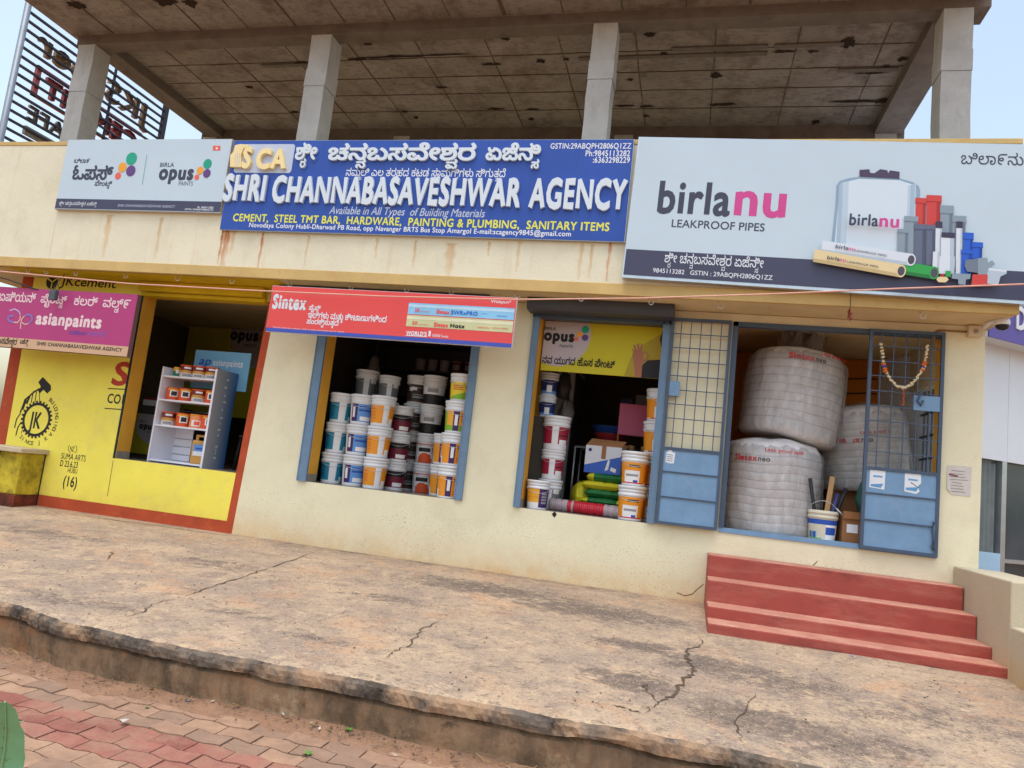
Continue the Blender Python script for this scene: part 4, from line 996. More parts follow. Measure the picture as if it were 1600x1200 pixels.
pb, pbl, pcr, pcl = mat("sky_blue_pipe_print", S(140, 200, 236), .5), mat("pale_blue_pipe_print", S(186, 222, 242), .5), mat("lime_cream_pipe_print", S(206, 208, 158), .5), mat("pale_cream_pipe_print", S(228, 226, 190), .5)
zz = lambda p: W(*p, yb)
for (m_, m2, l_, r_, h_) in ((pb, pbl, C9(205, 385), C9(1480, 465), .155), (pcr, pcl, C9(185, 530), C9(1480, 612), .155)):
    p, q = zz(l_), zz(r_); b.m(m_).quad((p.x, yb-.002, p.z), (b_.x-.012, yb-.002, p.z), (b_.x-.012, yb-.002, p.z+h_*.78), (p.x, yb-.002, p.z+h_*.78)); b.m(m2).quad((p.x, yb-.003, p.z+h_*.5), (b_.x-.012, yb-.003, p.z+h_*.5), (b_.x-.012, yb-.003, p.z+h_*.68), (p.x, yb-.003, p.z+h_*.68))
y_ = yb-.003
b.m(redpr); T(b, "50", y_, C9(290, 360), C9(350, 320), .03); T(b, "Sintex", y_, C9(545, 378), C9(708, 345), .07); T(b, "years warranty", y_, C9(360, 360), C9(470, 352), .01); T(b, "50", y_, C9(258, 512), C9(325, 475), .03); T(b, "Sintex", y_, C9(515, 535), C9(692, 500), .07); T(b, "years warranty", y_, C9(335, 515), C9(450, 508), .01)
T(b, "WORLD'S No.1", y_, C9(1030, 552), C9(1185, 545), .02); T(b, "CPVC PIPES", y_, C9(1215, 560), C9(1400, 556), .01)
b.m(mat("azure_print", S(40, 110, 200), .5)); T(b, "SWRxPRO", y_, C9(718, 388), C9(1042, 362), .05); T(b, "pipes", y_, C9(1085, 385), C9(1160, 378), .01); T(b, "WATER TANKS", y_, C9(1262, 415), C9(1385, 408), .01)
b.m(blk); T(b, "Hotx", y_, C9(710, 545), C9(890, 512), .06)
b.build("lettering", None, t)
# ---- magenta colour-world board
yb = -.45
t, a, b_ = board("shop_sign", "magenta paint board over a tan strip on the yellow wall at far left", yb, (-30, 446), (198.5, 558), .06, mat("magenta_print", S(176, 58, 118), .5, .05, 1.5, .05, 8), mat("brown_board_edge", S(120, 88, 84), .6))
CP = lambda x, y: (x/7.06, 400+y/7.06)
p = W(*CP(1410, 1000), yb); b = MB().m(mat("tan_print", S(206, 168, 134), .55, .04, 2)); b.quad((a.x+.004, yb-.002, b_.z+.004), (b_.x-.004, yb-.002, b_.z+.004), (b_.x-.004, yb-.002, p.z), (a.x+.004, yb-.002, p.z)); b.build("bottom_band", None, t)
rose = mat("rose_white_print", S(232, 206, 208), .5, .03, 3)
b = MB().m(rose); T(b, "ಏಷಿಯನ್", yb, CP(-18, 490), CP(408, 408), .015, "kn"); T(b, "ಪೈಂಟ{ಸ}್", yb, CP(445, 512), CP(750, 434), .015, "kn"); T(b, "ಕಲರ್", yb, CP(812, 538), CP(1090, 452), .015, "kn"); T(b, "ವಲ{ಡ}್೯", yb, CP(1130, 560), CP(1450, 472), .015, "kn")
T(b, "asianpaints", yb, CP(388, 745), CP(1128, 712), .045, "x")
b.m(mat("violet_print", S(110, 62, 150), .5)); T(b, "colour", yb, CP(760, 862), CP(958, 842), .05, "x"); b.m(mat("light_violet_print", S(140, 84, 170), .5)); T(b, "world", yb, CP(960, 880), CP(1165, 850), .02, "x")
def ap(b, y, f, cols):
    b.m(cols[0]); c = lambda cx_, cy_, r, a0, a1, n=10: [f(cx_+r*math.cos(R(a0+(a1-a0)*i/n)), cy_-r*1.05*math.sin(R(a0+(a1-a0)*i/n))) for i in range(n+1)]
    line(b, y, [f(112, 600)]+[f(165, 585), f(210, 610), f(228, 650)], .018, .002)
    b.m(cols[1]); line(b, y, [f(228, 650), f(222, 700), f(195, 735), f(150, 730)], .014, .0026); line(b, y, [f(228, 800), f(232, 740), f(245, 690), f(275, 660)], .014, .0026); line(b, y, [f(245, 735), f(275, 755), f(320, 745)], .013, .003)
    b.m(cols[2]); line(b, y, [f(150, 730), f(110, 720), f(90, 690), f(105, 665), f(150, 660)], .022, .0034); line(b, y, [f(275, 660), f(320, 645), f(355, 665), f(358, 710), f(320, 745)], .02, .0034)
ap(b, yb, CP, (mat("lavender_print", S(190, 160, 206), .5), mat("pale_gold_print", S(226, 186, 172), .5), mat("periwinkle_print", S(130, 118, 190), .5)))
b.m(blk); T(b, "SHRI CHANNABASAVESHWAR AGENCY", yb-.002, CP(405, 982), CP(1350, 1018), .025); T(b, "ಚನ{ನ}ಬಸವೇಶ{ವ}ರ", yb-.002, CP(-120, 955), CP(195, 912), .02, "kn"); T(b, "ಏಜೆನಿ{ಸ}", yb-.002, CP(218, 965), CP(318, 920), .02, "kn")
b.build("lettering", None, t)
b = MB().m(stl); 
for px in (30, 150): p = W(px, 470, yb); b.box(p.x-.02, p.x+.02, yb+.062, -.002, p.z-.02, p.z+.02); b.box(p.x-.02, p.x+.02, yb+.062, -.002, p.z-.5, p.z-.46)
b.build("wall_bracket", None, t)
# small black lamp unit hung in front of the magenta board
p = W(84, 460, -.55); lt = thing("cable_junction", "small dark box dangling on wires before the magenta board", "cable box", (p.x, -.55, p.z-.07))
b = MB().m(mat("slate_plastic", S(82, 88, 96), .6, .2, 9)); b.box(-.045, .045, -.03, .03, 0, .12); b.build("box", None, lt, bevel=.008)
b = MB().m(stl); b.tube([(-.02, 0, .12), (-.03, .01, .18), (.02, 0, .2), (.05, .02, .15), (.03, 0, .12)], .006, 6); b.tube([(.0, 0, .12), (-.01, .03, .24), (.01, .09, .345)], .005, 6); b.build("wire", None, lt)

# ================================================================== LINE, HOOKS, SMALL FITTINGS
def cable(name, pts, r, m_, label, cat, sub=8):
    P_ = []
    for i in range(len(pts)-1):
        a, b = Vector(pts[i]), Vector(pts[i+1])
        for k in range(sub): P_.append(a.lerp(b, k/sub))
    P_.append(Vector(pts[-1])); b = MB().m(m_); b.tube(P_, r, 6); return tag(b.build(name), label, cat)
yr = -.72
cable("cord", [W(px, py, yr) for px, py in ((-60, 414), (0, 424), (200, 443), (400, 454), (600, 463), (800, 468), (900, 467), (1000, 466), (1200, 459.5), (1400, 451), (1600, 444), (1660, 441))], .0075, mat("pink_cord", S(226, 170, 150), .6, .1, 8), "pale pink cord strung across the whole front of the shop", "cord")
cable("cable", [W(-40, 424, -.5), W(10, 436, -.49), W(50, 450, -.46), W(90, 462, -.40)], .009, stl, "black cable running in from the left above the magenta board", "cable")
hk = mat("pale_steel_hook", S(200, 192, 180), .5, .1, 9)
for i, (px, py) in enumerate(((41, 414), (70, 414), (116, 418), (194, 423), (275, 429), (360, 434), (451, 437), (547, 443), (634, 448), (704, 452), (808, 455), (908, 460), (1018, 464), (1127, 469), (1445, 481))):
    p = W(px, py, -.47); b = MB().m(hk)
    b.tube([(-.026, 0, .012), (-.026, 0, -.03), (-.016, 0, -.048), (0, 0, -.054), (.016, 0, -.048), (.024, 0, -.03), (.024, 0, -.012)], .0055, 6)
    o = b.build("ceiling_hook"); o.location = (p.x, -.43, 2.195)
    tag(o, "pale steel hook screwed into the underside of the lip", "hook", "hooks under the lip")
# CCTV: junction box, conduit, dome
o = thing("camera_junction_box", "small cream junction box with conduit at the top of the right wall corner", "junction box", (7.43, 0, 2.12))
b = MB().m(mat("cream_box", S(214, 198, 170), .6, .05, 6)); b.box(-.06, .06, -.06, -.003, -.03, .078); b.build("box", None, o, bevel=.008)
b = MB().m(mat("box_knob", S(150, 140, 130), .6)); b.tube([(0, -.058, .02), (0, -.068, .02)], .02, 14); b.build("knob", None, o)
b = MB().m(mat("brown_conduit", S(150, 110, 70), .7)); b.tube([(-.06, -.014, .02), (-.30, -.014, .02), (-.325, -.014, .01), (-.335, -.014, -.02), (-.338, -.014, -.12)], .009, 6); b.build("conduit", None, o)
p = W(1566, 505, -.30); o = thing("security_camera", "white dome security camera with black eye under the right end of the lip", "camera", (p.x, -.3, p.z))
b = MB().m(white); b.lathe([(.0, .055), (.03, .054), (.052, .04), (.062, .015), (.062, -.012), (.058, -.02)], 24); b.build("housing", None, o)
b = MB().m(mat("smoked_dome", S(22, 22, 26), .12, 0)); b.lathe([(.056, -.0205), (.054, -.035), (.042, -.055), (.022, -.066), (0, -.069)][::-1], 24); b.build("dome_lens", None, o)
b = MB().m(white); b.tube([(-.03, .02, .035), (-.07, .09, .02), (-.09, .15, -.01)], .02, 8); b.tube([(0, 0, .05), (0, 0, .14)], .014, 8); b.build("arm", None, o)
# notice on the wall, red tassel, garland
p = W(1478, 730, 0); b = MB().m(mat("faded_notice", S(206, 198, 190), .8, .08, 6)); q = [W(x, y, 0) for x, y in ((1480, 727), (1518, 730), (1516, 776), (1487, 773), (1479, 763))]
pts = [(v.x, -.004-.01*(i == 4), v.z) for i, v in enumerate(q)]; b.quad(*pts[::-1])
b.m(mat("faded_ink", S(150, 140, 140), .8))
for k in range(8): line(b, -.004, [(1484+rs.uniform(0, 4), 735+k*4.6), (1508+rs.uniform(-6, 5), 737+k*4.6)], .006, .002)
b.m(mat("maroon_ink", S(130, 70, 70), .8)); line(b, -.004, [(1483, 741), (1496, 744)], .014, .002)
tag(b.build("paper_notice"), "faded paper notice pasted on the cream wall right of the grille door", "notice")
o = thing("tassel", "small red charm hanging on a black thread below the pipe board", "charm", (W(1329, 489, -.56).x, -.53, W(1329, 489, -.56).z))
b = MB().m(blk); b.tube([(0, 0, .0), (0, 0, .26)], .003, 5); b.tube([(.004, 0, -.07), (.004, 0, 0)], .003, 5); b.build("thread", None, o)
b = MB().m(mat("dark_red_thread", S(128, 44, 40), .8, .2, 9))
for k in range(7): z = -.055+.014*k; b.tube([(rs.uniform(-.02, .02), rs.uniform(-.01, .01), z), (rs.uniform(-.02, .02), rs.uniform(-.01, .01), z+.02)], .008, 6)
b.build("knots", None, o)
gx_ = (W(1377, 537, -.06), W(1385, 583, -.06), W(1412, 606, -.06), W(1440, 580, -.06), W(1449, 541, -.06))
o = thing("garland", "white flower garland with orange and violet pompoms on the right grille door", "garland", (0, 0, 0))
b = MB().m(mat("jasmine_white", S(222, 208, 170), .8, .12, 30)); n_ = 40
def bez(t):
    k = t*4; i = min(3, int(k)); f = k-i; P0, P1, P2, P3 = gx_[max(0, i-1)], gx_[i], gx_[i+1], gx_[min(4, i+2)]
    return .5*((2*P1)+(P2-P0)*f+(2*P0-5*P1+4*P2-P3)*f*f+(3*P1-P0-3*P2+P3)*f**3)
for i in range(n_+1):
    c = bez(i/n_)
    for k in range(3):
        d = Vector((rs.uniform(-.008, .008), rs.uniform(-.008, .004), rs.uniform(-.008, .008)))+c; r_ = rs.uniform(.009, .014)
        b.lathe([(0, -r_), (r_*.8, -r_*.5), (r_, 0), (r_*.8, r_*.5), (0, r_)], 6, d)
b.build("flower_string", None, o)
for t_ in (.20, .80):
    c = bez(t_); d = (bez(t_+.02)-bez(t_-.02)).normalized(); b = MB(); og, vi = mat("orange_pompom", S(222, 112, 36), .8, .2, 40), mat("violet_pompom", S(88, 76, 150), .8, .2, 40)
    for k, m_ in ((-.036, og), (-.012, vi), (.012, og), (.036, og)): b.m(m_).tube([c+d*(k-.011), c+d*k, c+d*(k+.011)], [.016, .026, .016], 10)
    b.build("pompom", None, o)
c = bez(.5); b = MB().m(mat("rust_flower", S(168, 84, 50), .8, .25, 40))
for k in range(7): b.lathe([(0, -.014), (.011, -.007), (.013, 0), (.009, .008), (0, .012)], 7, c+Vector((rs.uniform(-.004, .004), -.004, -.03-.022*k)))
b.build("tassel", None, o)

# ================================================================== PAINT BUCKETS
def C(name, *rgb, **k): return mat(name, S(*rgb), k.pop("rough", .45), .06, 9, 0, 50, .45)
teal, dteal = C("teal_label", 30, 128, 160), C("deep_teal_label", 24, 100, 130)
lblue, mblue, purple = C("light_blue_label", 96, 150, 214), C("blue_label", 40, 86, 176), C("purple_label", 62, 36, 98)
orng, orng2, amber = C("orange_label", 232, 150, 36), C("deep_orange_label", 214, 112, 30), C("amber_label", 236, 172, 50)
maroon, brown, dbrown = C("maroon_label", 112, 28, 50), C("brown_label", 90, 58, 46), C("dark_brown_label", 52, 38, 34)
greenl, lime, yell, redl, blackl, greyl = C("green_label", 28, 128, 84), C("lime_label", 130, 180, 44), C("yellow_label", 232, 206, 50), C("red_label", 200, 36, 40), C("black_label", 30, 30, 34), C("grey_label", 150, 150, 156)
crims, navy, textm = C("crimson_label", 160, 34, 62), C("navy_label", 34, 48, 104), C("label_text", 66, 62, 70)
wlab = C("white_label", 236, 236, 236)
def rows_(a, z, a0, a1, z0, z1, n, m_):      # a few printed lines inside a rectangle
    if not (a0 < a < a1 and z0 < z < z1): return None
    return m_ if int((z-z0)/(z1-z0)*n*2) % 2 else None
def P_teal(a, z):
    if .04 < z < .235:
        if -100 < a < -12: return rows_(a, z, -75, -35, .06, .2, 5, dteal) or teal
        if 22 < a < 110: return wlab if 45 < a < 80 and z < .09 else teal
def P_blue(a, z):
    if .035 < z < .235:
        if -62 < a < -26: return (wlab if -50 < a < -38 and .08 < z < .2 else purple)
        if -26 <= a < 80: return wlab if -5 < a < 60 and .05 < z < .10 else (rows_(a, z, -15, 50, .14, .22, 2, mblue) or lblue)
def P_orange(a, z):
    if .04 < z < .235:
        if -95 < a < 2: return rows_(a, z, -80, -40, .07, .2, 5, orng2) or orng
        if 28 < a < 110: return wlab if 40 < a < 70 and z < .1 else orng
def P_maroon(a, z):
    if .03 < z < .235: return wlab if -10 < a < 50 and .05 < z < .1 else (blackl if z > .17 else maroon)
def P_brown(a, z):
    if .03 < z < .24: return (wlab if -50 < a < -5 and .15 < z < .21 and (z-.15) > (a+50)*.0006 else (rows_(a, z, -30, 40, .06, .12, 3, greyl) or dbrown)) if z > .05 else brown
def P_opus(a, z):
    if .22 < z < .232: return redl
    if .13 < z < .18 and -45 < a < 20: return blackl
    if 28 < a < 40 and .12 < z < .19: return greyl
    if (a+5)**2/42**2+(z-.03)**2/.09**2 < 1: return C("vermilion_label", 214, 84, 44)
def P_opusdark(a, z):
    if z < .12: return blackl
    if .15 < z < .19 and -40 < a < 20: return greyl
def P_orpur(a, z):
    if .03 < z < .235:
        if -22 < a < 10: return wlab if -12 < a < -2 and .08 < z < .2 else purple
        if 30 < a < 75 and .10 < z < .16: return wlab if (40 < a < 46 or 56 < a < 62) and .12 < z < .145 else greenl
        if a < -70 and z < .1: return wlab
        return rows_(a, z, 15, 70, .18, .22, 2, textm) or rows_(a, z, 15, 70, .04, .08, 2, orng2) or orng
def P_yelgr(a, z):
    if .03 < z < .235:
        if -22 < a < 10: return wlab if -12 < a < -2 and .08 < z < .2 else purple
        return lime if z < .085 or a < -60 else (rows_(a, z, 15, 70, .12, .22, 4, redl) or amber)
def P_yelgr2(a, z):
    if .03 < z < .235: return lime if z < .10+.0008*a else (rows_(a, z, -50, 5, .13, .21, 3, redl) or (textm if 20 < a < 60 and .17 < z < .21 else yell))
def P_cross(a, z):
    if .06 < z < .235:
        if -80 < a < -14: return crims
        if 14 < a < 100: return wlab if 25 < a < 70 and z < .11 else (blackl if .14 < z < .16 else crims)
def P_orwh(a, z):
    if .02 < z < .04 and -70 < a < 60: return redl
    if .04 <= z < .235:
        if -45 < a < 28 and z < .16: return mblue if 0 < a < 24 and z < .055 else (rows_(a, z, -38, 20, .06, .15, 6, greyl) or wlab)
        return rows_(a, z, -20, 30, .18, .215, 1, textm) or (orng if a < 60 else orng2)
def P_yelpur(a, z):
    if z > .03 and z < .25:
        if -100 < a < 5: return wlab if z < .09 else (orng if .14 < z < .155 else amber)
        if 8 < a < 100: return rows_(a, z, 25, 60, .06, .2, 4, greyl) or purple
def P_plain(a, z):
    if .03 < z < .235 and (a < -15 or a > 18): return wlab if z > .19 and 25 < a < 60 else C("dim_steel_label", 112, 118, 122)
def P_navy(a, z):
    if .03 < z < .235: return wlab if -15 < a < 25 and .05 < z < .16 else (lblue if z < .07 else navy)
def P_used(a, z):
    if .05 < z < .24:
        if z > .19: return mblue
        if 15 < a < 90: return mblue if .1 < z < .17 and a < 70 else wlab
        if -60 < a < -20 and .06 < z < .12: return textm if int(a/6) % 2 else lblue
        if -60 < a < 0 and z < .06: return lime
wire = mat("handle_wire", S(196, 200, 204), .35, .05, 8, metal=.6)
ceram = mat("cream_plastic", S(214, 208, 186), .5, .1, 6, stain=[(S(150, 136, 110), 8, .55, .75, .6, None)])
def bucket(name, label, pat, sc=1.0, body_m=None, lid=True, handle=25, group="paint buckets in the shop"):
    t = thing(name, label, "paint bucket", group=group); bm_ = body_m or white
    zsn = [.0, .012]+[.012+.012*k for k in range(1, 20)]+[.25]
    prof = [(.118+.018*z/.25, z) for z in zsn]+[(.143, .252), (.143, .272), (.136, .275), (.136, .292), (.143, .295), (.143, .312), (.138, .314), (.139, .328)]
    prof = [(r*sc, z*sc) for r, z in prof]
    b = MB().m(bm_); b.lathe(prof, 48, (0, 0, 0), (lambda a, z: pat(a, z/sc)) if pat else None); b.build("body", None, t)
    if lid:
        b = MB().m(bm_); b.lathe([(r*sc, z*sc) for r, z in ((.1395, .322), (.147, .324), (.149, .345), (.145, .354), (.134, .354), (.131, .348), (0, .348))], 40); b.build("lid", None, t)
    b = MB().m(wire); n = 14; dz = math.sin(R(handle)); dy = math.cos(R(handle))
    b.tube([(.1465*sc*math.cos(math.pi*i/n), (-.012-.158*dy*math.sin(math.pi*i/n)*.98)*sc, (.272-.158*dz*1.1*math.sin(math.pi*i/n))*sc) for i in range(n+1)], .0028, 5); b.build("handle", None, t)
    return t
KIND = {"teal": ("teal labelled", P_teal), "blue": ("light blue and purple labelled", P_blue), "orange": ("orange labelled", P_orange), "maroon": ("maroon labelled", P_maroon), "brown": ("dark brown labelled", P_brown), "opus": ("red half disc", P_opus), "opusdark": ("black bottomed white", P_opusdark),
        "orpur": ("orange and purple labelled", P_orpur), "yelgr": ("yellow and lime labelled", P_yelgr), "yelgr2": ("small yellow and lime", P_yelgr2), "cross": ("crimson and white labelled", P_cross), "orwh": ("orange and white labelled", P_orwh), "yelpur": ("yellow and purple labelled", P_yelpur), "navy": ("navy labelled", P_navy), "plain": ("grey labelled", P_plain)}
PROTO = {}
def put(kind, x, y, z, label, sc=1.0, turn=0.0):
    face = math.atan2(CAM.x-x, -(CAM.y-y))          # local -y turned to the viewer's side of the street
    rz = face+R(turn)
    key = (kind, sc)
    if key not in PROTO:
        o = bucket("paint_bucket", label, KIND[kind][1], sc); o.location = (x, y, z); o.rotation_euler = (0, 0, rz); PROTO[key] = o
    else: o = copy_thing(PROTO[key], (x, y, z), rz, label)
    return o
LVN = {1: ["lone"], 2: ["lower", "upper"], 3: ["bottom", "middle", "top"], 4: ["bottom", "second lowest", "second highest", "topmost"]}
def stack(kinds, x, y, where, sc=1.0, z0=0.0, turn=0.0, jx=.004):
    n = len(kinds); z = z0
    for k, kd in enumerate(kinds):
        s_ = sc if not isinstance(kd, tuple) else kd[1]; kk = kd if not isinstance(kd, tuple) else kd[0]
        put(kk, x+rs.uniform(-jx, jx), y+rs.uniform(-jx, jx), z, f"{LVN[n][k]} {KIND[kk][0]} paint bucket of {where}", s_, turn+rs.uniform(-5, 5)); z += .3555*s_
stack(["teal"]*3, .845, .40, "the leftmost stack, middle window")
stack(["blue"]*3, 1.143, .35, "the second front stack, middle window")
stack(["orange"]*3, 1.437, .28, "the third front stack, middle window")
stack(["maroon"]*3, 1.575, .56, "the stack half hidden behind the orange", .93)
stack(["plain"]*4, .93, .82, "the far stack behind the teal buckets")
stack(["plain"]*3+[("plain", .9)], 1.28, .74, "the far stack behind the blue buckets", .98)
stack(["brown"]*4, 1.56, .98, "the dark back stack, middle window")
stack(["opus", "opus", "opusdark", "opusdark"], 1.83, .84, "the stack right of the dark one")
stack(["orpur", "orpur"], 2.17, .50, "the short stack at the right window edge", 1.0)
stack(["orpur", "orpur", "yelgr", ("yelgr2", .86)], 2.395, .13, "the right front stack, middle window", 1.0, 0, 6)
# doorway stacks
stack([("yelpur", .9)], 3.37, .02+.16, "the doorway floor, beside the left post", .9) if False else None
put("yelpur", 3.385, .17, 0, "yellow and purple labelled paint bucket on the doorway floor by the left post", .86, 0)
stack(["plain", "cross", ("cross", 1.06)], 3.46, .46, "the left doorway stack", .92)
stack([("navy", .70), ("navy", .74)], 3.30, .60, "the small pair, doorway left", .72, 1.02)
stack(["orwh", "orwh"], 4.375, .19, "the right doorway pair", 1.0)
stack(["orwh", "orwh", "orwh", "orwh"], 4.56, .47, "the stack behind the right doorway post", 1.0, 0, 25)
b = MB().m(indark); b.box(3.18, 3.42, .47, .75, .001, 1.015); tag(b.build("pedestal", None), "dark pedestal carrying the small navy buckets inside the doorway", "pedestal")
# old pail with tools by the tanks
p = W(1290, 845, .17); o = bucket("open_pail", "worn cream pail full of pipe offcuts and tools in front of the wrapped tanks", P_used, .98, ceram, False, -60, None); o["category"] = "pail"; o.location = (6.225, .17, .0)
o.rotation_euler = (0, 0, math.atan2(CAM.x-6.225, .17-CAM.y))
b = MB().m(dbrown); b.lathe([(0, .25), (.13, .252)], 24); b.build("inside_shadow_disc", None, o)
for nm, lb, ct, m_, pa, pb_, r_ in (("pipe_offcut", "black pipe leaning left out of the worn pail", "pipe", blackl, (6.20, .17, .02), (6.085, .14, .62), .017), ("wood_stick", "pale wooden stick standing in the worn pail", "stick", mat("pale_wood", S(190, 150, 104), .7, .2, 8, stretch=(1, 1, .1)), (6.235, .2, .02), (6.30, .2, .66), .02), ("pipe_offcut", "thick black pipe leaning right out of the worn pail", "pipe", blackl, (6.26, .18, .02), (6.43, .2, .56), .02), ("blue_tool", "dark blue tool handle between stick and thick pipe in the pail", "tool", navy, (6.25, .15, .02), (6.345, .14, .50), .02)):
    b = MB().m(m_)
    if "wood" in nm: b.bar(pa, pb_, .045, .02)
    else: b.tube([pa, tuple(Vector(pa).lerp(Vector(pb_), .5)), pb_], r_, 10)
    tag(b.build(nm), lb, ct)
b = MB().m(mat("steel_rod", S(170, 176, 182), .35, metal=.6)); b.tube([(6.33, .12, .36), (6.46, .13, .24)], .008, 6); tag(b.build("metal_rod"), "short shiny metal rod poking over the rim of the worn pail", "rod")
# cardboard cartons beside the pail
card = mat("cardboard", S(150, 104, 66), .9, .12, 4, .1, 30)
o = thing("cardboard_box", "brown cardboard carton behind the worn pail at the closed door leaf", "box", (6.58, .28, 0), R(4))
b = MB().m(card); b.box(-.2, .2, -.17, .17, 0, .30); b.build("carton", None, o, bevel=.004); b = MB().m(card); b.box(-.2, .2, -.19, -.17, .27, .34); b.build("flap", None, o)
b = MB().m(paper); b.box(-.16, -.06, -.1715, -.1702, .14, .22); b.box(.03, .08, -.1715, -.1702, .23, .27); b.build("paper_label", None, o)
b = MB().m(C("bottle_green_sheet", 60, 110, 96)); b.lathe([(.0, 0), (.10, .02), (.13, .15), (.09, .3), (.04, .34), (0, .34)], 16, (0, 0, 0), None, lambda p, t: p*(1+.12*math.sin(5*t+p.z*14))); o = b.build("plastic_bag"); o.location = (6.70, .45, .31); tag(o, "crumpled dull green plastic bag resting on the brown carton", "bag"); 
b = MB().m(card); b.box(6.42, 6.98, .46, .9, .001, .309); tag(b.build("cardboard_box"), "wide low carton half hidden behind the closed door leaf", "box")

# ================================================================== WRAPPED WATER TANKS
wrap = mat("plastic_wrap", S(238, 234, 232), .3, .08, 5, 0, 20, .6, coat=.5)
n = wrap.node_tree.nodes; L = wrap.node_tree.links; p_ = n["Principled BSDF"]
tc = n.new("ShaderNodeTexCoord"); mp = n.new("ShaderNodeMapping"); mp.inputs["Scale"].default_value = (1.6, 1.6, .55); L.new(tc.outputs["Object"], mp.inputs[0])
z1 = n.new("ShaderNodeTexNoise"); z1.inputs["Scale"].default_value = 4.2; z1.inputs["Detail"].default_value = 9; z1.inputs["Roughness"].default_value = .68; z1.inputs["Distortion"].default_value = 1.6; L.new(mp.outputs[0], z1.inputs["Vector"])
bp = n.new("ShaderNodeBump"); bp.inputs["Strength"].default_value = .9; bp.inputs["Distance"].default_value = .035; L.new(z1.outputs["Fac"], bp.inputs["Height"]); L.new(bp.outputs[0], p_.inputs["Normal"]); L.new(bp.outputs[0], p_.inputs["Coat Normal"])
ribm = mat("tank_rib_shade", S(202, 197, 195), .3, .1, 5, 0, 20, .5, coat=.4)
film = bpy.data.materials.new("clear_film"); film.use_nodes = True; n = film.node_tree.nodes; L = film.node_tree.links; n.remove(n["Principled BSDF"])
gl_, tr_, mx_, lw_ = n.new("ShaderNodeBsdfGlossy"), n.new("ShaderNodeBsdfTransparent"), n.new("ShaderNodeMixShader"), n.new("ShaderNodeLayerWeight"); lw_.inputs[0].default_value = .28; gl_.inputs["Roughness"].default_value = .16; tr_.inputs[0].default_value = (.985, .985, .985, 1)
tc = n.new("ShaderNodeTexCoord"); mp = n.new("ShaderNodeMapping"); mp.inputs["Scale"].default_value = (2.2, 2.2, .9); L.new(tc.outputs["Object"], mp.inputs[0]); z1 = n.new("ShaderNodeTexNoise"); z1.inputs["Scale"].default_value = 3.4; z1.inputs["Detail"].default_value = 7; z1.inputs["Roughness"].default_value = .6; z1.inputs["Distortion"].default_value = 2.2; L.new(mp.outputs[0], z1.inputs["Vector"])
bp = n.new("ShaderNodeBump"); bp.inputs["Strength"].default_value = 1.0; bp.inputs["Distance"].default_value = .07; L.new(z1.outputs["Fac"], bp.inputs["Height"]); L.new(bp.outputs[0], gl_.inputs["Normal"]); L.new(bp.outputs[0], lw_.inputs["Normal"])
mth_ = n.new("ShaderNodeMath"); mth_.operation = 'MULTIPLY_ADD'; mth_.inputs[1].default_value = .7; mth_.inputs[2].default_value = .025; L.new(lw_.outputs["Fresnel"], mth_.inputs[0]); L.new(mth_.outputs[0], mx_.inputs[0]); L.new(tr_.outputs[0], mx_.inputs[1]); L.new(gl_.outputs[0], mx_.inputs[2]); df_, mx2_ = n.new("ShaderNodeBsdfDiffuse"), n.new("ShaderNodeMixShader"); df_.inputs[0].default_value = S(236, 234, 232); mx2_.inputs[0].default_value = .10; L.new(mx_.outputs[0], mx2_.inputs[1]); L.new(df_.outputs[0], mx2_.inputs[2]); L.new(mx2_.outputs[0], n["Material Output"].inputs[0])
tred = C("tank_red_print", 206, 52, 56)
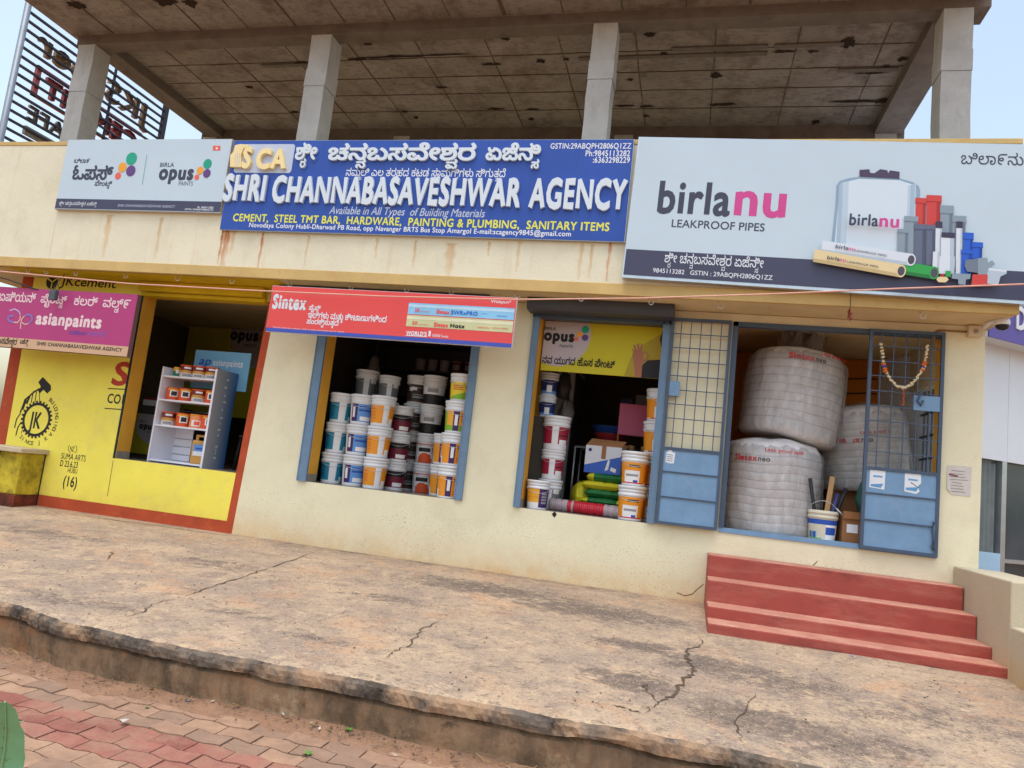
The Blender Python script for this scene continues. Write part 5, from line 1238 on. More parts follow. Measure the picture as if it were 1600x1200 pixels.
def tank(label, loc, rad, h, tilt, ribs, logo, knot=False, seed=1, sag=0):
    t = thing("wrapped_water_tank", label, "water tank", loc, 0, "wrapped water tanks"); t.rotation_euler = tilt
    prof = [(.0, .0), (rad*.7, .0), (rad*.93, .012), (rad*.985, .05)]
    z0, z1 = .07, h*.80
    for k in range(ribs):
        a, c = z0+(z1-z0)*k/ribs, z0+(z1-z0)*(k+1)/ribs; d = c-a
        prof += [(rad*.997, a), (rad, a+d*.4), (rad, a+d*.8), (rad*.991, a+d*.90)]
    prof += [(rad*.985, z1+.01), (rad*.96, h*.88), (rad*.86, h*.945), (rad*.62, h*.985), (rad*.36, h), (0, h*1.0)]
    def warp(p, a):
        q = Vector((math.cos(a)*2.2, math.sin(a)*2.2, p.z*2.6+seed*7)); k = 1+.030*noise.noise(q)+.014*noise.noise(q*3.1)+.006*noise.noise(q*7.3)
        zz_ = p.z+.02*noise.noise(Vector((math.cos(a)*1.5, math.sin(a)*1.5, seed)))*(1 if p.z > .1 else 0)
        return Vector((p.x*k, p.y*k, zz_-(sag*max(0, math.cos(a-1.1))*(1-min(1, p.z/.35)))))
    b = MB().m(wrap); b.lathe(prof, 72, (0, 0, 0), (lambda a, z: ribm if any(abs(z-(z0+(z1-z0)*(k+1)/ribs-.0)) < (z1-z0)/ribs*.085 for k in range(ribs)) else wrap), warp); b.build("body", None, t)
    face = math.atan2(CAM.x-loc[0], -(CAM.y-loc[1]))
    b = MB(); txt, a0, zt, hh, txt2, a1, z2 = logo
    def round_text(s_, a_, z_, h_, m_, bo):
        b.m(m_); o = len(b.v); text_mesh(b, s_, (0, 0, z_), X1, Z1, 0, h_, bo)
        for i in range(o, len(b.v)):
            x, y, z = b.v[i]; th = face+R(a_)+x/rad; rr = rad*1.012
            b.v[i] = (rr*math.sin(th), -rr*math.cos(th), z)
    round_text("Sintex", a0, zt, hh, tred, .09); round_text("neo", a0+31*hh/.055*.49/rad, zt, hh*.9, blackl, .03); round_text(txt2, a1, z2, hh*.7, tred, .02)
    b.build("printed_logo", None, t)
    b = MB().m(film); nseg, nst = 90, 26; o_ = len(b.v); fr = random.Random(seed*3)     # loose clear film with folds drawn up to the shoulder
    for i in range(nst+1):
        z = .02+(h*1.0-.0)*i/nst; base_r = rad*(1.012 if z < h*.8 else 1.012*math.sqrt(max(.05, 1-((z-h*.8)/(h*.22))**2)))
        for j in range(nseg):
            a_ = 2*math.pi*j/nseg; q = Vector((math.cos(a_)*5+z*1.5, math.sin(a_)*5, z*1.1+seed))
            rr = base_r+.008+.034*abs(noise.noise(q))+.016*noise.noise(q*2.7)
            p = Vector((rr*math.sin(a_), -rr*math.cos(a_), z)); p = warp(p, a_); b.v.append(tuple(p))
    for i in range(nst):
        for j in range(nseg): b.smooth.add(len(b.f)); b.face([o_+i*nseg+j, o_+i*nseg+(j+1) % nseg, o_+(i+1)*nseg+(j+1) % nseg, o_+(i+1)*nseg+j])
    b.build("clear_wrap", None, t)
    if knot:
        b = MB().m(film); wz = random.Random(seed)
        b.lathe([(.16, h-.03), (.12, h+.04), (.07, h+.09), (.10, h+.16), (.17, h+.24), (.2, h+.27)], 20, (.08, .02, 0), None, lambda p, a: p*(1+.22*math.sin(4*a+p.z*20))+Vector((0, 0, .04*math.sin(3*a))))
        b.lathe([(.13, h-.05), (.1, h+.05), (.15, h+.17)], 14, (-.1, -.05, 0), None, lambda p, a: p*(1+.25*math.sin(5*a+p.z*16))); b.build("gathered_film", None, t)
    return t
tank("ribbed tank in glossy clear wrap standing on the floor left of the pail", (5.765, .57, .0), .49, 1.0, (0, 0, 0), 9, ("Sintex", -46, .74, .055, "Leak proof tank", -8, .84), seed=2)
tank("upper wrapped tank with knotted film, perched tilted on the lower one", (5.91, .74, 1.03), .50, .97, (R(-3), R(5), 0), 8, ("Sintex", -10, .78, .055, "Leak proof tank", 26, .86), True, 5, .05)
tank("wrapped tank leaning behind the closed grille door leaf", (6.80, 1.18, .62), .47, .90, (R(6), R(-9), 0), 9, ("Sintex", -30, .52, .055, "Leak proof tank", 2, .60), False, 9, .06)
b = MB().m(card); b.box(6.42, 7.2, .92, 1.6, .001, .60); tag(b.build("crate"), "large dark carton under the leaning wrapped tank", "crate")
hose = mat("black_hose", S(34, 30, 30), .5)
for k, z in enumerate((1.98, 1.80, 1.62)):
    cable("wall_cable", [(6.1+.12*i, 1.93, z-.05*abs(i-4)/4+.03*math.sin(i)) for i in range(9)], .008, hose, ("highest", "middle", "lowest")[k]+" loop of black cable on the ochre wall behind the tanks", "cable", 3)

# ================================================================== DISPLAY RACK IN THE LEFT WINDOW
rk = thing("display_rack", "white display rack of paint tins with blue printed side in the left window", "display rack", (-1.60, .25, 0), R(-3))
wr = mat("white_laminate", S(232, 232, 240), .4, .03, 3); RW, RD = .83, .40
b = MB().m(wr); b.box(0, .022, 0, RD, .0, 1.20)
for i in range(8): a0, a1 = R(90-11.25*i), R(90-11.25*(i+1)); 
b.lathe([(0, 0), (.0, 0)], 3, (0, 0, 0)) if False else None
b.build("side_panel", None, rk, bevel=.006)
bl_side = mat("blue_side_print", S(66, 120, 176), .45, .03, 2); n = bl_side.node_tree.nodes; L = bl_side.node_tree.links
tc = n.new("ShaderNodeTexCoord"); sx_ = n.new("ShaderNodeSeparateXYZ"); L.new(tc.outputs["Object"], sx_.inputs[0]); cr_ = n.new("ShaderNodeValToRGB"); mr_ = n.new("ShaderNodeMapRange"); mr_.inputs[1].default_value = .0; mr_.inputs[2].default_value = RD; L.new(sx_.outputs[1], mr_.inputs[0]); L.new(mr_.outputs[0], cr_.inputs[0])
cr_.color_ramp.elements[0].color = S(184, 182, 188); cr_.color_ramp.elements[1].color = S(44, 110, 176); cr_.color_ramp.elements.new(.45).color = S(158, 172, 188); L.new(cr_.outputs[0], n["Principled BSDF"].inputs["Base Color"])
b = MB().m(bl_side); b.box(RW-.022, RW, 0, RD, 0, 1.22); b.m(offw)
for z, w_, x_ in ((.12, .05, .2), (.18, .02, .2), (.22, .02, .2), (.26, .05, .2), (.40, .03, .2), (.47, .06, .2), (.55, .02, .2), (.62, .05, .21), (.72, .03, .2), (.82, .06, .22), (.9, .03, .21), (1.0, .06, .2), (1.1, .05, .22)):
    b.quad((RW+.001, x_-w_*.5, z), (RW+.001, x_+w_*.5, z), (RW+.001, x_+w_*.4, z+.022), (RW+.001, x_-w_*.4, z+.028))
b.build("printed_side_panel", None, rk)
b = MB().m(wr); b.box(RW-.026, RW+.002, -.006, -.001, 0, 1.21); b.build("edge_trim", None, rk)
SH = (.035, .47, .79, 1.09)
for z in SH: b = MB().m(wr); b.box(.022, RW-.026, .01, RD-.01, z-.022, z); b.build("shelf", None, rk, bevel=.003)
b = MB().m(wire)
for z in (.12, .22, .32): b.tube([(.03, RD-.02, z), (RW-.03, RD-.02, z)], .005, 6)
for z in (.58, .68, .9): b.tube([(.03, RD-.02, z), (RW-.03, RD-.02, z)], .004, 6)
b.build("back_wire", None, rk)
b = MB().m(wr); b.box(.02, .30, RD-.012, RD, .04, .46); b.build("back_panel", None, rk)
hd = mat("sky_header_print", S(120, 178, 212), .5, .03, 2)
b = MB().m(hd); b.box(.10, .96, RD+.02, RD+.035, 1.0, 1.50); b.m(offw); text_mesh(b, "asianpaints", (.40, RD+.02, 1.31), X1, Z1, .46, .055, .03, "x", 0, .002); b.m(mblue); text_mesh(b, "ap", (.18, RD+.02, 1.31), X1, Z1, .19, .07, .02, "x", .2, .002); b.build("header_board", None, rk)
def tin(name, label, r, h, bands, lid_m, group="paint tins on the display rack"):
    t = thing(name, label, "paint tin", group=group); b = MB(); b.m(bands[0][2])
    zsn = [0, .006]+[h*k/14 for k in range(1, 14)]+[h-.006, h]
    def pk(a, z):
        for (z0, z1, m_, a0, a1) in bands[::-1]:
            if z0*h <= z < z1*h and a0 <= a <= a1: return m_
        return bands[0][2]
    b.lathe([(r, z) for z in zsn], 32, (0, 0, 0), pk); b.build("body", None, t)
    b = MB().m(lid_m); b.lathe([(r*1.02, h-.012), (r*1.04, h-.006), (r*1.04, h+.004), (r*.92, h+.004), (r*.9, h-.002), (0, h-.002)], 28); b.build("lid", None, t); return t
full = (-181, 181)
redor = C("red_orange_tin", 222, 84, 34); tinw = C("tin_white", 220, 214, 208); dmar = C("tin_maroon", 122, 40, 44)
TP = {"orange": (redor, [(0, 1.01, redor, *full), (.30, .78, wlab, -34, 30), (.34, .72, blackl, -26, -12), (.34, .74, blackl, -6, 6), (.34, .7, blackl, 12, 24), (.82, .9, amber, -60, 60)], redor),
      "red": (dmar, [(0, 1.01, tinw, *full), (.38, .62, C("tin_gold", 206, 150, 60), *full), (.55, 1.01, dmar, *full), (.68, .86, wlab, -30, 24), (.1, .3, greyl, -40, 20)], redor),
      "peach": (orng, [(0, 1.01, C("tin_peach", 238, 150, 92), *full), (.12, .6, wlab, -40, 34), (.2, .5, dr, -20, 20)], orng),
      "green": (greenl, [(0, 1.01, amber, *full), (0, .6, greenl, *full), (.35, .75, wlab, -28, 30)], amber)}
TPRO = {}
NMT = {"orange": "bright orange", "red": "maroon and white banded", "peach": "peach labelled", "green": "green and amber"}
def put_tin(kind, u, sh, r, h, label, dy=.12):
    rot = Matrix.Rotation(R(-3), 3, 'Z'); q = Vector((-1.60, .25, 0))+rot @ Vector((u, dy, SH[sh]))
    face = math.atan2(CAM.x-q.x, -(CAM.y-q.y)); key = (kind, r, h)
    if key not in TPRO: o = tin("paint_tin", label, r, h, TP[kind][1], TP[kind][2]); TPRO[key] = o
    else: o = copy_thing(TPRO[key], q, 0, label)
    o.location = q; o.rotation_euler = (0, 0, face+R(rs.uniform(-8, 8)))
ordn = ["leftmost", "second", "third", "fourth", "rightmost"]
put_tin("green", .13, 3, .045, .12, "small green and amber tin leftmost on the top of the rack"); put_tin("red", .285, 3, .088, .15, "maroon banded tin left of three on the rack top"); put_tin("red", .48, 3, .088, .15, "maroon banded tin in the middle of three on the rack top"); put_tin("red", .665, 3, .084, .148, "maroon banded tin right of three on the rack top"); put_tin("green", .775, 3, .045, .125, "small green and amber tin rightmost on the top of the rack")
for u, k, lb in ((.13, "orange", "bright orange tin leftmost on the upper shelf of the rack"), (.32, "orange", "bright orange tin second on the upper shelf of the rack"), (.52, "red", "maroon banded tin between orange tins on the upper shelf"), (.72, "orange", "bright orange tin rightmost on the upper shelf of the rack")): put_tin(k, u, 2, .085, .155, lb)
for u, k, lb in ((.12, "red", "maroon banded tin leftmost on the lower shelf of the rack"), (.34, "orange", "bright orange tin second on the lower shelf of the rack"), (.55, "peach", "peach labelled tin on the lower shelf of the rack"), (.72, "orange", "bright orange tin rightmost on the lower shelf of the rack")): put_tin(k, u, 1, .085, .165, lb)
# jerry can on the bottom shelf
q = Vector((-1.60, .25, 0))+Matrix.Rotation(R(-3), 3, 'Z') @ Vector((.66, .16, SH[0])); o = thing("jerry_can", "ochre plastic jerry can with blue label on the bottom shelf of the rack", "jerry can", q, R(24))
jc = mat("ochre_plastic", S(206, 152, 72), .45, .08, 5)
b = MB().m(jc); b.box(-.11, .11, -.075, .075, 0, .29); b.build("body", None, o, bevel=.02)
b = MB().m(jc); b.bar((-.07, 0, .28), (-.07, 0, .345), .035); b.bar((.06, 0, .28), (.06, 0, .345), .035); b.bar((-.087, 0, .345), (.078, 0, .345), .035, .03); b.build("carry_handle", None, o, bevel=.006)
b = MB().m(lblue); b.box(-.085, .075, -.0775, -.0752, .10, .24); b.m(wlab).box(-.085, .075, -.079, -.0776, .10, .155); b.m(mblue).box(-.06, .05, -.079, -.0776, .18, .2); b.build("label", None, o)
b = MB().m(C("blue_dispenser", 100, 120, 170)); b.lathe([(.05, 0), (.05, .03), (.03, .04), (.03, .13), (.02, .15), (0, .15)], 16); o = b.build("spray_can"); q = Vector((-1.60, .25, 0))+Matrix.Rotation(R(-3), 3, 'Z') @ Vector((.60, .30, SH[3])); o.location = q; tag(o, "lavender blue dispenser standing at the rack's top right before the header", "dispenser")

# left room: printed back boards, desk and chair in the gloom
yl = mat("yellow_poster_print", S(196, 186, 30), .6, .05, 2); gy = mat("grey_poster_print", S(186, 176, 180), .6, .04, 2)
def poster(name, label, y, x0, x1, z0, z1, cx_, cz_, rad, fx):
    t = thing(name, label, "poster board"); b = MB().m(yl); b.box(x0, x1, y, y+.02, z0, z1); b.build("panel", None, t)
    b = MB().m(gy); pts = []
    for i in range(40):
        a = 2*math.pi*i/40; x, z = cx_+rad*math.cos(a), cz_+rad*math.sin(a); pts.append((min(max(x, x0), x1), y-.003, min(max(z, z0), z1)))
    b.face(range(len(b.v), len(b.v)+40)); b.v += pts; b.build("grey_disc", None, t)
    b = MB(); s_ = rad/.42
    def tx(m_, s, x, z, w_, h_, bo, ref): b.m(m_); text_mesh(b, s, (x, y-.003, z), X1, Z1, w_, h_, bo, ref, 0, .003)
    x_, z_ = fx; k = s_
    if x_+.1*k > x0: tx(blk, "BIRLA", x_, z_+.135*k, .15*k, .038*k, .02, "cap")
    tx(blk, "opus", x_, z_, .40*k, .088*k, .06, "x"); tx(blk, "PAINTS", x_+.22*k, z_-.085*k, .17*k, .038*k, 0, "cap")
    for m_, dx, dz, r in ((dg, .53, .165, .048), (do, .46, .10, .038), (dp, .535, .06, .042), (dr, .425, .035, .026)):
        b.m(m_); b.quad(*[(x_+dx*k+r*k*math.cos(2*math.pi*i/24), y-.006, z_+dz*k+r*k*math.sin(2*math.pi*i/24)) for i in range(24)])
    b.build("printed_logo", None, t); return t, b
t, _ = poster("poster_board", "dim grey and yellow paint poster on the wall behind the display rack", 2.75, -3.3, -.0, .75, 2.19, -1.95, 2.12, .55, (-2.50, 2.02))
b = MB().m(blk); text_mesh(b, "ನವ ಯುಗದ ಹೊಸ ಪೇಂಟ್", (-1.3, 2.747, 1.34), X1, Z1, 1.2, .10, .02, "kn", 0, .003); b.build("lettering", None, t)
t, _ = poster("poster_board", "small paint poster low on the counter at the left of the display rack", .92, -2.6, -1.75, .06, .60, -2.15, .47, .26, (-2.36, .40))
b = MB().m(blk); text_mesh(b, "ನವ", (-2.14, .917, .10), X1, Z1, .12, .08, .02, "kn", 0, .003); b.build("lettering", None, t)
b = MB().m(indark); b.box(-3.4, -1.72, .945, 1.5, .001, .72); tag(b.build("counter"), "low dark counter behind the small poster in the left window", "counter")
b = MB().m(crims); b.box(-2.4, -2.08, .96, 1.2, .722, .83); b.m(wlab).box(-2.4, -2.1, .952, .959, .722, .80); tag(b.build("carton"), "crimson and white carton on the dark counter left of the rack", "carton")
ch = thing("plastic_chair", "black moulded chair in the gloom right of the display rack", "chair", (-.55, .95, 0), R(20)); chm = mat("black_chair_plastic", S(30, 28, 30), .5)
b = MB().m(chm); b.box(-.2, .2, -.2, .2, .42, .45); b.build("seat", None, ch, bevel=.01)
b = MB().m(chm); n_ = 10
for i in range(n_):
    a0, a1 = -.9+1.8*i/n_, -.9+1.8*(i+1)/n_; f_ = lambda a: (.24*math.sin(a), .24*math.cos(a)-.04); (x0_, y0_), (x1_, y1_) = f_(a0), f_(a1); h_ = lambda a: .84+.10*math.cos(a*1.6)
    b.quad((x0_, y0_, .45), (x1_, y1_, .45), (x1_, y1_+.05, h_(a1)), (x0_, y0_+.05, h_(a0)))
b.build("backrest", None, ch)
for sx__ in (-1, 1):
    for sy in (-1, 1): b = MB().m(chm); b.tube([(sx__*.17, sy*.17, .42), (sx__*.2, sy*.2, .0)], [.022, .016], 8); b.build("leg", None, ch)

# ================================================================== INSIDE THE DOORWAY
t, _ = poster("poster_board", "yellow paint poster with grey disc and raised hand across the top of the doorway", .21, 3.26, 4.56, 1.505, 2.06, 3.42, 1.92, .36, (3.26, 1.845))
t["label"] = "yellow paint poster with raised hand across the top of the doorway"
b = MB().m(blk); text_mesh(b, "ನವ ಯುಗದ ಹೊಸ ಪೇಂಟ್", (3.27, .207, 1.585), X1, Z1, .80, .085, .02, "kn", 0, .003); b.build("lettering", None, t)
skin = mat("skin_print", S(170, 110, 84), .6, .05, 4); b = MB().m(mat("olive_poster_tint", S(170, 152, 40), .6)); poly(b, .207, [(975, 588), (985, 560), (1003, 540), (1036, 520), (1036, 592)], .001)
b.m(mat("dark_suit_print", S(36, 32, 38), .6)); poly(b, .207, [(998, 590), (1004, 570), (1012, 563), (1034, 562), (1034, 592)], .0016); poly(b, .207, [(1031, 530), (1036, 515), (1036, 545), (1033, 542)], .0016)
b.m(skin)
poly(b, .207, [(992, 589), (990, 566), (988, 553), (992, 548), (1000, 547), (1006, 554), (1004, 566), (1002, 590)], .002)
for pts in ([(991, 552), (987, 545), (987.5, 544), (993, 550)], [(992, 550), (989.5, 539), (992, 538.5), (996, 549)], [(996, 549), (995.5, 537), (998, 536.5), (1000, 548)], [(999, 549), (1001.5, 537.5), (1004, 538.5), (1003, 551)]): poly(b, .207, pts, .0022)
line(b, .207, [(1003, 551), (1008, 550), (1013, 555), (1012, 560), (1007, 563), (1003, 562)], .016, .0024); line(b, .207, [(1002, 565), (1007, 564), (1011, 561)], .018, .003)
b.build("printed_hand", None, t)
dk = mat("dark_metal_shelf", S(60, 58, 60), .6, .1, 5); cabm = mat("pale_cabinet", S(158, 156, 158), .6, .06, 3)
o = thing("pillar", "ochre painted pillar inside the doorway at left", "pillar", (0, 0, 0)); b = MB().m(orangej); b.box(3.02, 3.24, .80, .95, .9, 2.19); b.m(indark).box(3.02, 3.24, .80, .95, .002, .899); b.build("shaft", None, o)
o = thing("cabinet", "pale grey cabinet side deep inside the doorway", "cabinet", (3.25, 1.35, 0)); b = MB().m(cabm); b.box(0, .22, 0, .9, .002, 1.75); b.build("carcass", None, o); b = MB().m(dk); b.box(.221, .226, .05, .85, .1, 1.7); b.build("door", None, o)
# steel table frame
o = thing("steel_table", "thin steel table frame behind the sacks in the doorway", "table", (3.62, .95, 0)); b = MB().m(wire); b.tube([(0, 0, .74), (.55, 0, .74)], .012, 8); b.tube([(0, .5, .74), (.55, .5, .74)], .012, 8); b.build("top_rail", None, o)
for (x, y) in ((0, 0), (.55, 0), (0, .5), (.55, .5)): b = MB().m(wire); b.tube([(x, y, .74), (x, y, 0)], .011, 8); b.build("leg", None, o)
b = MB().m(dk); b.box(-.01, .56, 0, .5, .745, .76); b.build("tabletop", None, o)
# sacks: bulging pillows, yellow and green
sy_, sg_ = mat("yellow_sack", S(206, 196, 40), .5, .12, 7, .5, 12), mat("green_sack", S(34, 110, 56), .5, .12, 7, .5, 12)
def sack(label, x, y, z, l_, d_, h_, m1, m2, rz, seed):
    t = thing("cement_sack", label, "sack", (x, y, z), rz, "sacks stacked in the doorway"); b = MB(); nu, nv = 24, 14; base = 0
    for sgn in (1, -1):
        base = len(b.v)
        for i in range(nu+1):
            for j in range(nv+1):
                u, v = i/nu*2-1, j/nv*2-1; f = (max(0, 1-abs(u)**3.2)*max(0, 1-abs(v)**3.2))**.45
                w_ = 1+.05*noise.noise(Vector((u*3, v*3, seed)))
                b.v.append((u*l_/2*(1-.04*abs(v)**2)*w_, v*d_/2*w_, h_/2+sgn*h_/2*f*(1+.30*noise.noise(Vector((u*4+seed, v*4, sgn))))))
        for i in range(nu):
            for j in range(nv):
                b.m(m2 if (abs(i-nu/2) < nu*.34 and sgn > 0) or (3 < i < nu-3 and j < 3) else m1); b.smooth.add(len(b.f)); q = base+i*(nv+1)+j
                f = [q, q+nv+1, q+nv+2, q+1]; b.face(f if sgn > 0 else f[::-1])
    b.build("bag", None, t); return t
for k, (x, lb, m1, m2, rz) in enumerate(((4.05, "lowest green sack of the pile in the doorway", sg_, sg_, 2), (4.04, "second lowest sack, green with yellow ends, in the doorway pile", sy_, sg_, -3), (4.06, "third sack, dark green, in the middle of the doorway pile", sg_, sg_, 3), (4.03, "yellow printed sack second from the top of the doorway pile", sy_, sy_, -2), (4.07, "topmost green sack under the white and blue box", sy_, sg_, 4))): sack(lb, x, .62, .002+.088*k, .47, .36, .108, m1, m2, R(rz), k)
sack("crumpled yellow sack slumped against the left of the pile", 3.80, .74, .0, .26, .36, .34, sy_, sy_, R(20), 12); sack("small yellow sack slumped against the right of the pile", 4.33, .72, .0, .22, .30, .26, sy_, sy_, R(-10), 14)
o = thing("carton", "white and blue fittings carton standing on the sacks in the doorway", "carton", (4.02, .62, .452), R(-6)); b = MB().m(mat("white_carton", S(206, 208, 214), .7, .05, 4)); b.box(-.20, .20, -.14, .14, 0, .30)
b.m(mblue); b.quad((-.2, -.1412, .0), (.2, -.1412, 0), (.2, -.1412, .20), (-.2, -.1412, .08)); b.m(card).box(-.02, .03, -.1425, -.1403, .16, .30); b.m(navy); b.quad(*[(-.15+.02*math.cos(a), -.1415, .25+.02*math.sin(a)) for a in [math.pi*2*i/14 for i in range(14)]]);
b.m(silver); b.quad((.03, -.1418, .03), (.07, -.1418, .05), (.08, -.1418, .15), (.06, -.1418, .16)); b.quad((.09, -.1418, .04), (.15, -.1418, .02), (.16, -.1418, .06), (.10, -.1418, .08)); b.build("box", None, o)
b = MB().m(card); b.quad((-.2, -.14, .301), (.2, -.14, .301), (.24, -.10, .37), (-.16, -.06, .38)); b.quad((-.2, .14, .301), (.2, .14, .301), (.22, .2, .35), (-.2, .2, .35)); b.build("flap", None, o)
# wrapped roll on the sill
o = thing("wrapped_roll", "long plastic wrapped roll with red middle lying across the doorway floor", "roll", (0, 0, 0)); rl = mat("pink_grey_wrap", S(176, 160, 164), .3, .15, 12, .6, 20, .5); rr_ = mat("red_wrap", S(196, 36, 54), .3, .15, 12, .6, 20, .5)
A_, B_ = Vector((3.50, .36, .066)), Vector((4.30, .26, .066)); b = MB(); n_ = 36
for i in range(n_):
    f0, f1 = i/n_, (i+1)/n_; b.m(rr_ if .24 < f0 < .74 and not (.29 < f0 < .33) else rl); p0, p1 = A_.lerp(B_, f0), A_.lerp(B_, f1)
    b.tube([p0, p1], [.064+.004*math.sin(i*1.9), .064+.004*math.sin((i+1)*1.9)], 18)
b.build("roll", None, o)
# pink chair, basins, stool shelf
pk = mat("pink_plastic", S(214, 100, 138), .45, .05, 3); o = thing("folding_chair", "pink backed chair at the right inside the doorway", "chair", (4.30, .98, 0), R(8))
b = MB().m(pk); b.box(-.2, .24, .16, .185, .94, 1.32); b.build("backrest", None, o, bevel=.05)
b = MB().m(pk); b.box(-.2, .22, -.22, .2, .45, .475); b.build("seat", None, o, bevel=.012)
for x in (-.19, .21):
    b = MB().m(mat("brass_tube", S(180, 140, 80), .4, metal=.4)); b.tube([(x, .175, 1.0), (x, .18, .5), (x, .22, .0)], .012, 8); b.build("leg", None, o); b = MB().m(MATS["brass_tube"]); b.tube([(x, -.2, .45), (x, -.24, 0)], .012, 8); b.build("leg", None, o)
b = MB().m(wlab); text_mesh(b, "Please be seated", (-.12, .159, 1.03), X1, Z1, .28, .03, .01, "cap", 0, .002) if False else None
o = thing("low_shelf", "small wooden shelf with tins before the pink chair", "shelf", (4.27, .85, 0)); b = MB().m(mat("pale_shelf_wood", S(170, 150, 124), .7, .15, 6)); b.box(-.16, .32, -.14, .14, .70, .725); b.build("board", None, o)
for x in (-.14, .30):
    b = MB().m(dk); b.box(x-.012, x+.012, -.13, .13, 0, .699); b.build("leg", None, o)
for k, (x, lb) in enumerate(((4.16, "left small brass tin on the low shelf"), (4.28, "middle small brass tin on the low shelf"), (4.42, "right small brass tin on the low shelf"))):
    b = MB().m(mat("dull_brass", S(150, 120, 70), .5)); b.lathe([(.035, 0), (.037, .07), (.038, .075), (.03, .082), (0, .082)], 16); q_ = b.build("small_tin"); q_.location = (x, .82, .726); tag(q_, lb, "tin", "small tins on the low shelf")
def basin(label, m_, x, y, z, r):
    b = MB().m(m_); b.lathe([(r*.7, 0), (r*.95, .10), (r, .115), (r*1.04, .115), (r*1.04, .108), (r*.98, .098), (r*.72, -.0)][:4]+[(r*.93, .105), (r*.66, .012), (0, .012)], 30); o = b.build("plastic_basin"); o.location = (x, y, z); tag(o, label, "basin", "plastic basins in the doorway")
b = MB().m(dk); b.box(3.78, 4.16, 1.25, 1.75, .002, .84); tag(b.build("stand"), "dark stand carrying the coloured basins deep in the doorway", "stand")
basin("red plastic basin under the blue one deep in the doorway", C("red_plastic", 170, 50, 50), 3.97, 1.46, .842, .21); basin("blue plastic basin on top of the red one", C("blue_plastic", 40, 76, 150), 3.95, 1.44, .93, .22)
o = thing("wall_shelf", "dark wall shelf with boxes high at the back right of the doorway", "shelf", (3.95, 1.9, 1.25)); b = MB().m(dk); b.box(0, .7, 0, .3, 0, .025); b.build("board", None, o)
b = MB().m(dk); b.box(.05, .08, .0, .3, -.2, -.001); b.box(.62, .65, 0, .3, -.2, -.001); b.build("bracket", None, o)
for k, (x, w_, h_, m_, lb) in enumerate(((4.0, .16, .2, navy, "dark blue carton at left on the high doorway shelf"), (4.2, .14, .26, greyl, "tall grey carton in the middle of the high doorway shelf"), (4.38, .2, .16, card, "flat brown carton at right on the high doorway shelf"))):
    b = MB().m(m_); b.box(x, x+w_, 1.93, 2.15, 1.2755, 1.2755+h_); tag(b.build("carton"), lb, "carton")
for k, (x, y, z, m_, lb) in enumerate(((3.38, 1.1, 1.3, C("hanging_black_bag", 70, 70, 74), "dark bag hanging beside the grey cabinet in the doorway"), (3.44, 1.15, .98, C("hanging_grey_bag", 128, 126, 128), "grey patterned bag hanging under the dark bag in the doorway"))):
    b = MB().m(m_); b.lathe([(0, 0), (.07, .02), (.1, .14), (.06, .26), (.01, .31), (0, .31)], 16, (0, 0, 0), None, lambda p, t: p*(1+.2*math.sin(5*t+p.z*17))); o = b.build("hanging_bag"); o.location = (x, y, z); tag(o, lb, "bag")
# dim shelving with rows of tins behind the middle window
def shelving(label, x0, x1, y, ztop, n):
    t = thing("shelf_unit", label, "shelf unit", (x0, y, 0)); w_ = x1-x0
    b = MB().m(dk); b.box(0, .03, 0, .35, .002, ztop); b.build("upright", None, t); b = MB().m(dk); b.box(w_-.03, w_, 0, .35, .002, ztop); b.build("upright", None, t)
    for k in range(n): z = .15+(ztop-.2)*k/(n-1); b = MB().m(dk); b.box(.03, w_-.03, 0, .35, z-.025, z); b.build("shelf", None, t)
    b = MB().m(dk); b.box(.0, w_, .355, .365, .002, ztop); b.build("back_panel", None, t)
    return [.15+(ztop-.2)*k/(n-1) for k in range(n)]
zl_ = shelving("dim steel shelving with rows of tins behind the bucket window", .4, 2.9, 2.1, 2.1, 6)
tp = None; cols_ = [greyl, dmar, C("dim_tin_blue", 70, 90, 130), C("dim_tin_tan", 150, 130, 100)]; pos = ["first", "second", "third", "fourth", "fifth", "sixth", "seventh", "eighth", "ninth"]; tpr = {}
for r_ in range(3, 6):
    for k in range(9):
        m_ = cols_[(r_*2+k//3) % 4]; lb = f"dim {['grey', 'maroon', 'blue', 'tan'][(r_*2+k//3) % 4]} tin, {pos[k]} from left, {['lowest', 'middle', 'top'][r_-3]} shown shelf"
        loc = (1.05+.185*k, 2.28, zl_[r_]+.001)
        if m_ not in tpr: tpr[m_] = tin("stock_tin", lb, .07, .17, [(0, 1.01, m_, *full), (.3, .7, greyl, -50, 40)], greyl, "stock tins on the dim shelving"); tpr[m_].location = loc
        else: copy_thing(tpr[m_], loc, 0, lb)
for k, (x, z, lb) in enumerate(((.75, 1.35, "dim hanging bag at the left of the bucket window"), (.86, 1.05, "lower dim hanging bag at the left of the bucket window"))):
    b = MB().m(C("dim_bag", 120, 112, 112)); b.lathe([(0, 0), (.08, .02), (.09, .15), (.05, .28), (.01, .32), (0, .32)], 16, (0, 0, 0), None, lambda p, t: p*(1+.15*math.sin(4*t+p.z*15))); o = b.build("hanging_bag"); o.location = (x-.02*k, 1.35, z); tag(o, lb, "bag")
    b = MB().m(stl); b.tube([(x-.02*k, 1.35, z+.32), (x-.02*k, 1.35, 2.203)], .004, 5); tag(b.build("cord"), ("longer" if k else "shorter")+" cord holding a dim bag from the window ceiling", "cord")
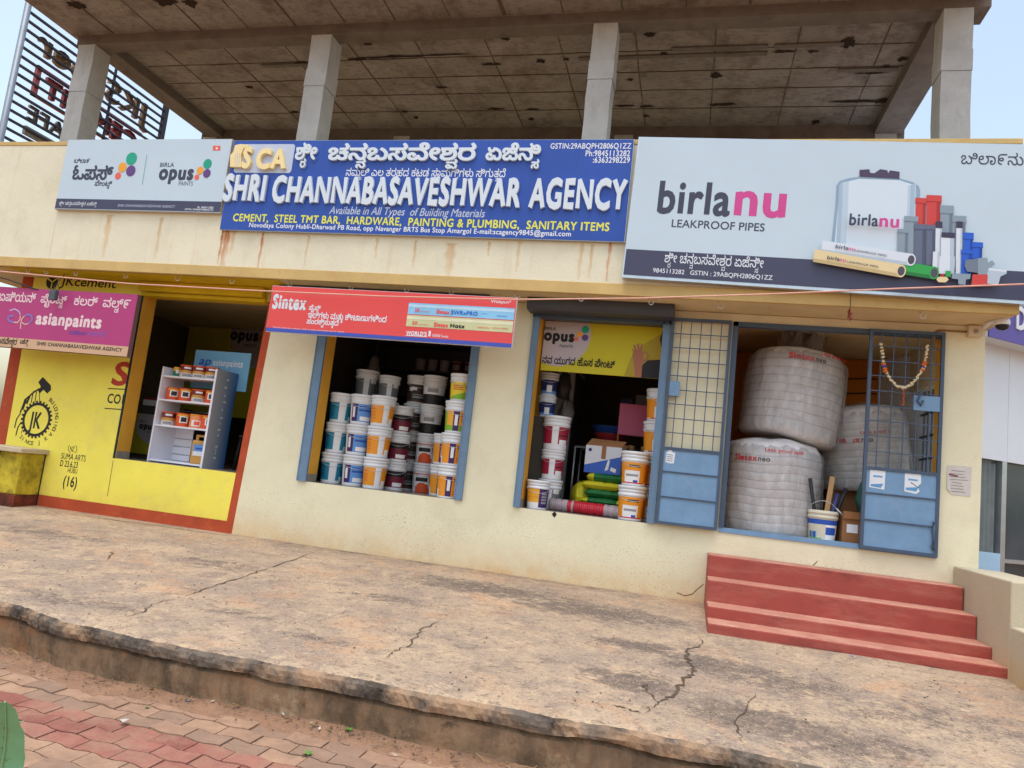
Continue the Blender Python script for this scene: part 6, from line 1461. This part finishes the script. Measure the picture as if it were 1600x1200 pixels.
# ================================================================== PLANT AT THE LOWER LEFT CORNER
lf = mat("broad_leaf", S(134, 186, 140), .45, .12, 6, .15, 30, .4); vein = mat("leaf_vein", S(150, 190, 140), .5)
def leafblade(pl, base, tip, wd, nrm, curl=.04):
    b = MB().m(lf); base, tip = Vector(base), Vector(tip); d = tip-base; L_ = d.length; d.normalize(); s_ = d.cross(Vector(nrm)).normalized(); u_ = s_.cross(d); n1, n2 = 16, 8; o = len(b.v)
    for i in range(n1+1):
        t = i/n1; w_ = wd*math.sin(math.pi*min(1, t*.96+.02))**.55*(1.0-.12*t)
        for j in range(n2+1):
            v = j/n2*2-1; b.v.append(tuple(base+d*L_*t+s_*v*w_/2+u_*(abs(v)*w_*.16-curl*math.sin(math.pi*t)+.003*math.sin(i*2.0)*abs(v))))
    for i in range(n1):
        for j in range(n2): b.smooth.add(len(b.f)); q = o+i*(n2+1)+j; b.face([q, q+n2+1, q+n2+2, q+1])
    lo = b.build("leaf", None, pl); b = MB().m(vein)
    mid = [base+d*L_*t+u_*(-curl*math.sin(math.pi*t)+.001) for t in [k/12 for k in range(13)]]; b.tube(mid, [.0035*(1-.7*k/12) for k in range(13)], 6)
    for k in range(2, 10):
        t = k/12; w_ = wd*math.sin(math.pi*min(1, t*.96+.02))**.75*.42
        for sg in (-1, 1): p_ = mid[k]; b.tube([p_, p_+d*.5*w_+s_*sg*w_*.55+u_*(w_*.07), p_+d*.8*w_+s_*sg*w_+u_*(w_*.17)], [.0016, .0012, .0006], 5)
    b.build("vein", None, lo)
base = CAM+_ray(-36, 1340)*1.05; tip = CAM+_ray(8, 1096)*1.02
pl = thing("broad_leaf_plant", "broad green leaf rising into the lower left corner close to the lens", "plant", (0, 0, 0))
stem = Vector((base.x-.05, base.y+.03, PZ))
b = MB().m(vein); b.tube([stem, (stem.x+.01, stem.y, (PZ+base.z)/2), base], [.012, .010, .006], 8); b.build("stem", None, pl)
leafblade(pl, base, tip, .066, tuple(-_F+Vector((.35, 0, .2))))
leafblade(pl, base+Vector((0, 0, -.06)), base+Vector((-.22, .05, .05)), .1, (0, -.3, 1)); leafblade(pl, base+Vector((0, 0, -.1)), base+Vector((-.08, -.2, .02)), .1, (0, .2, 1))
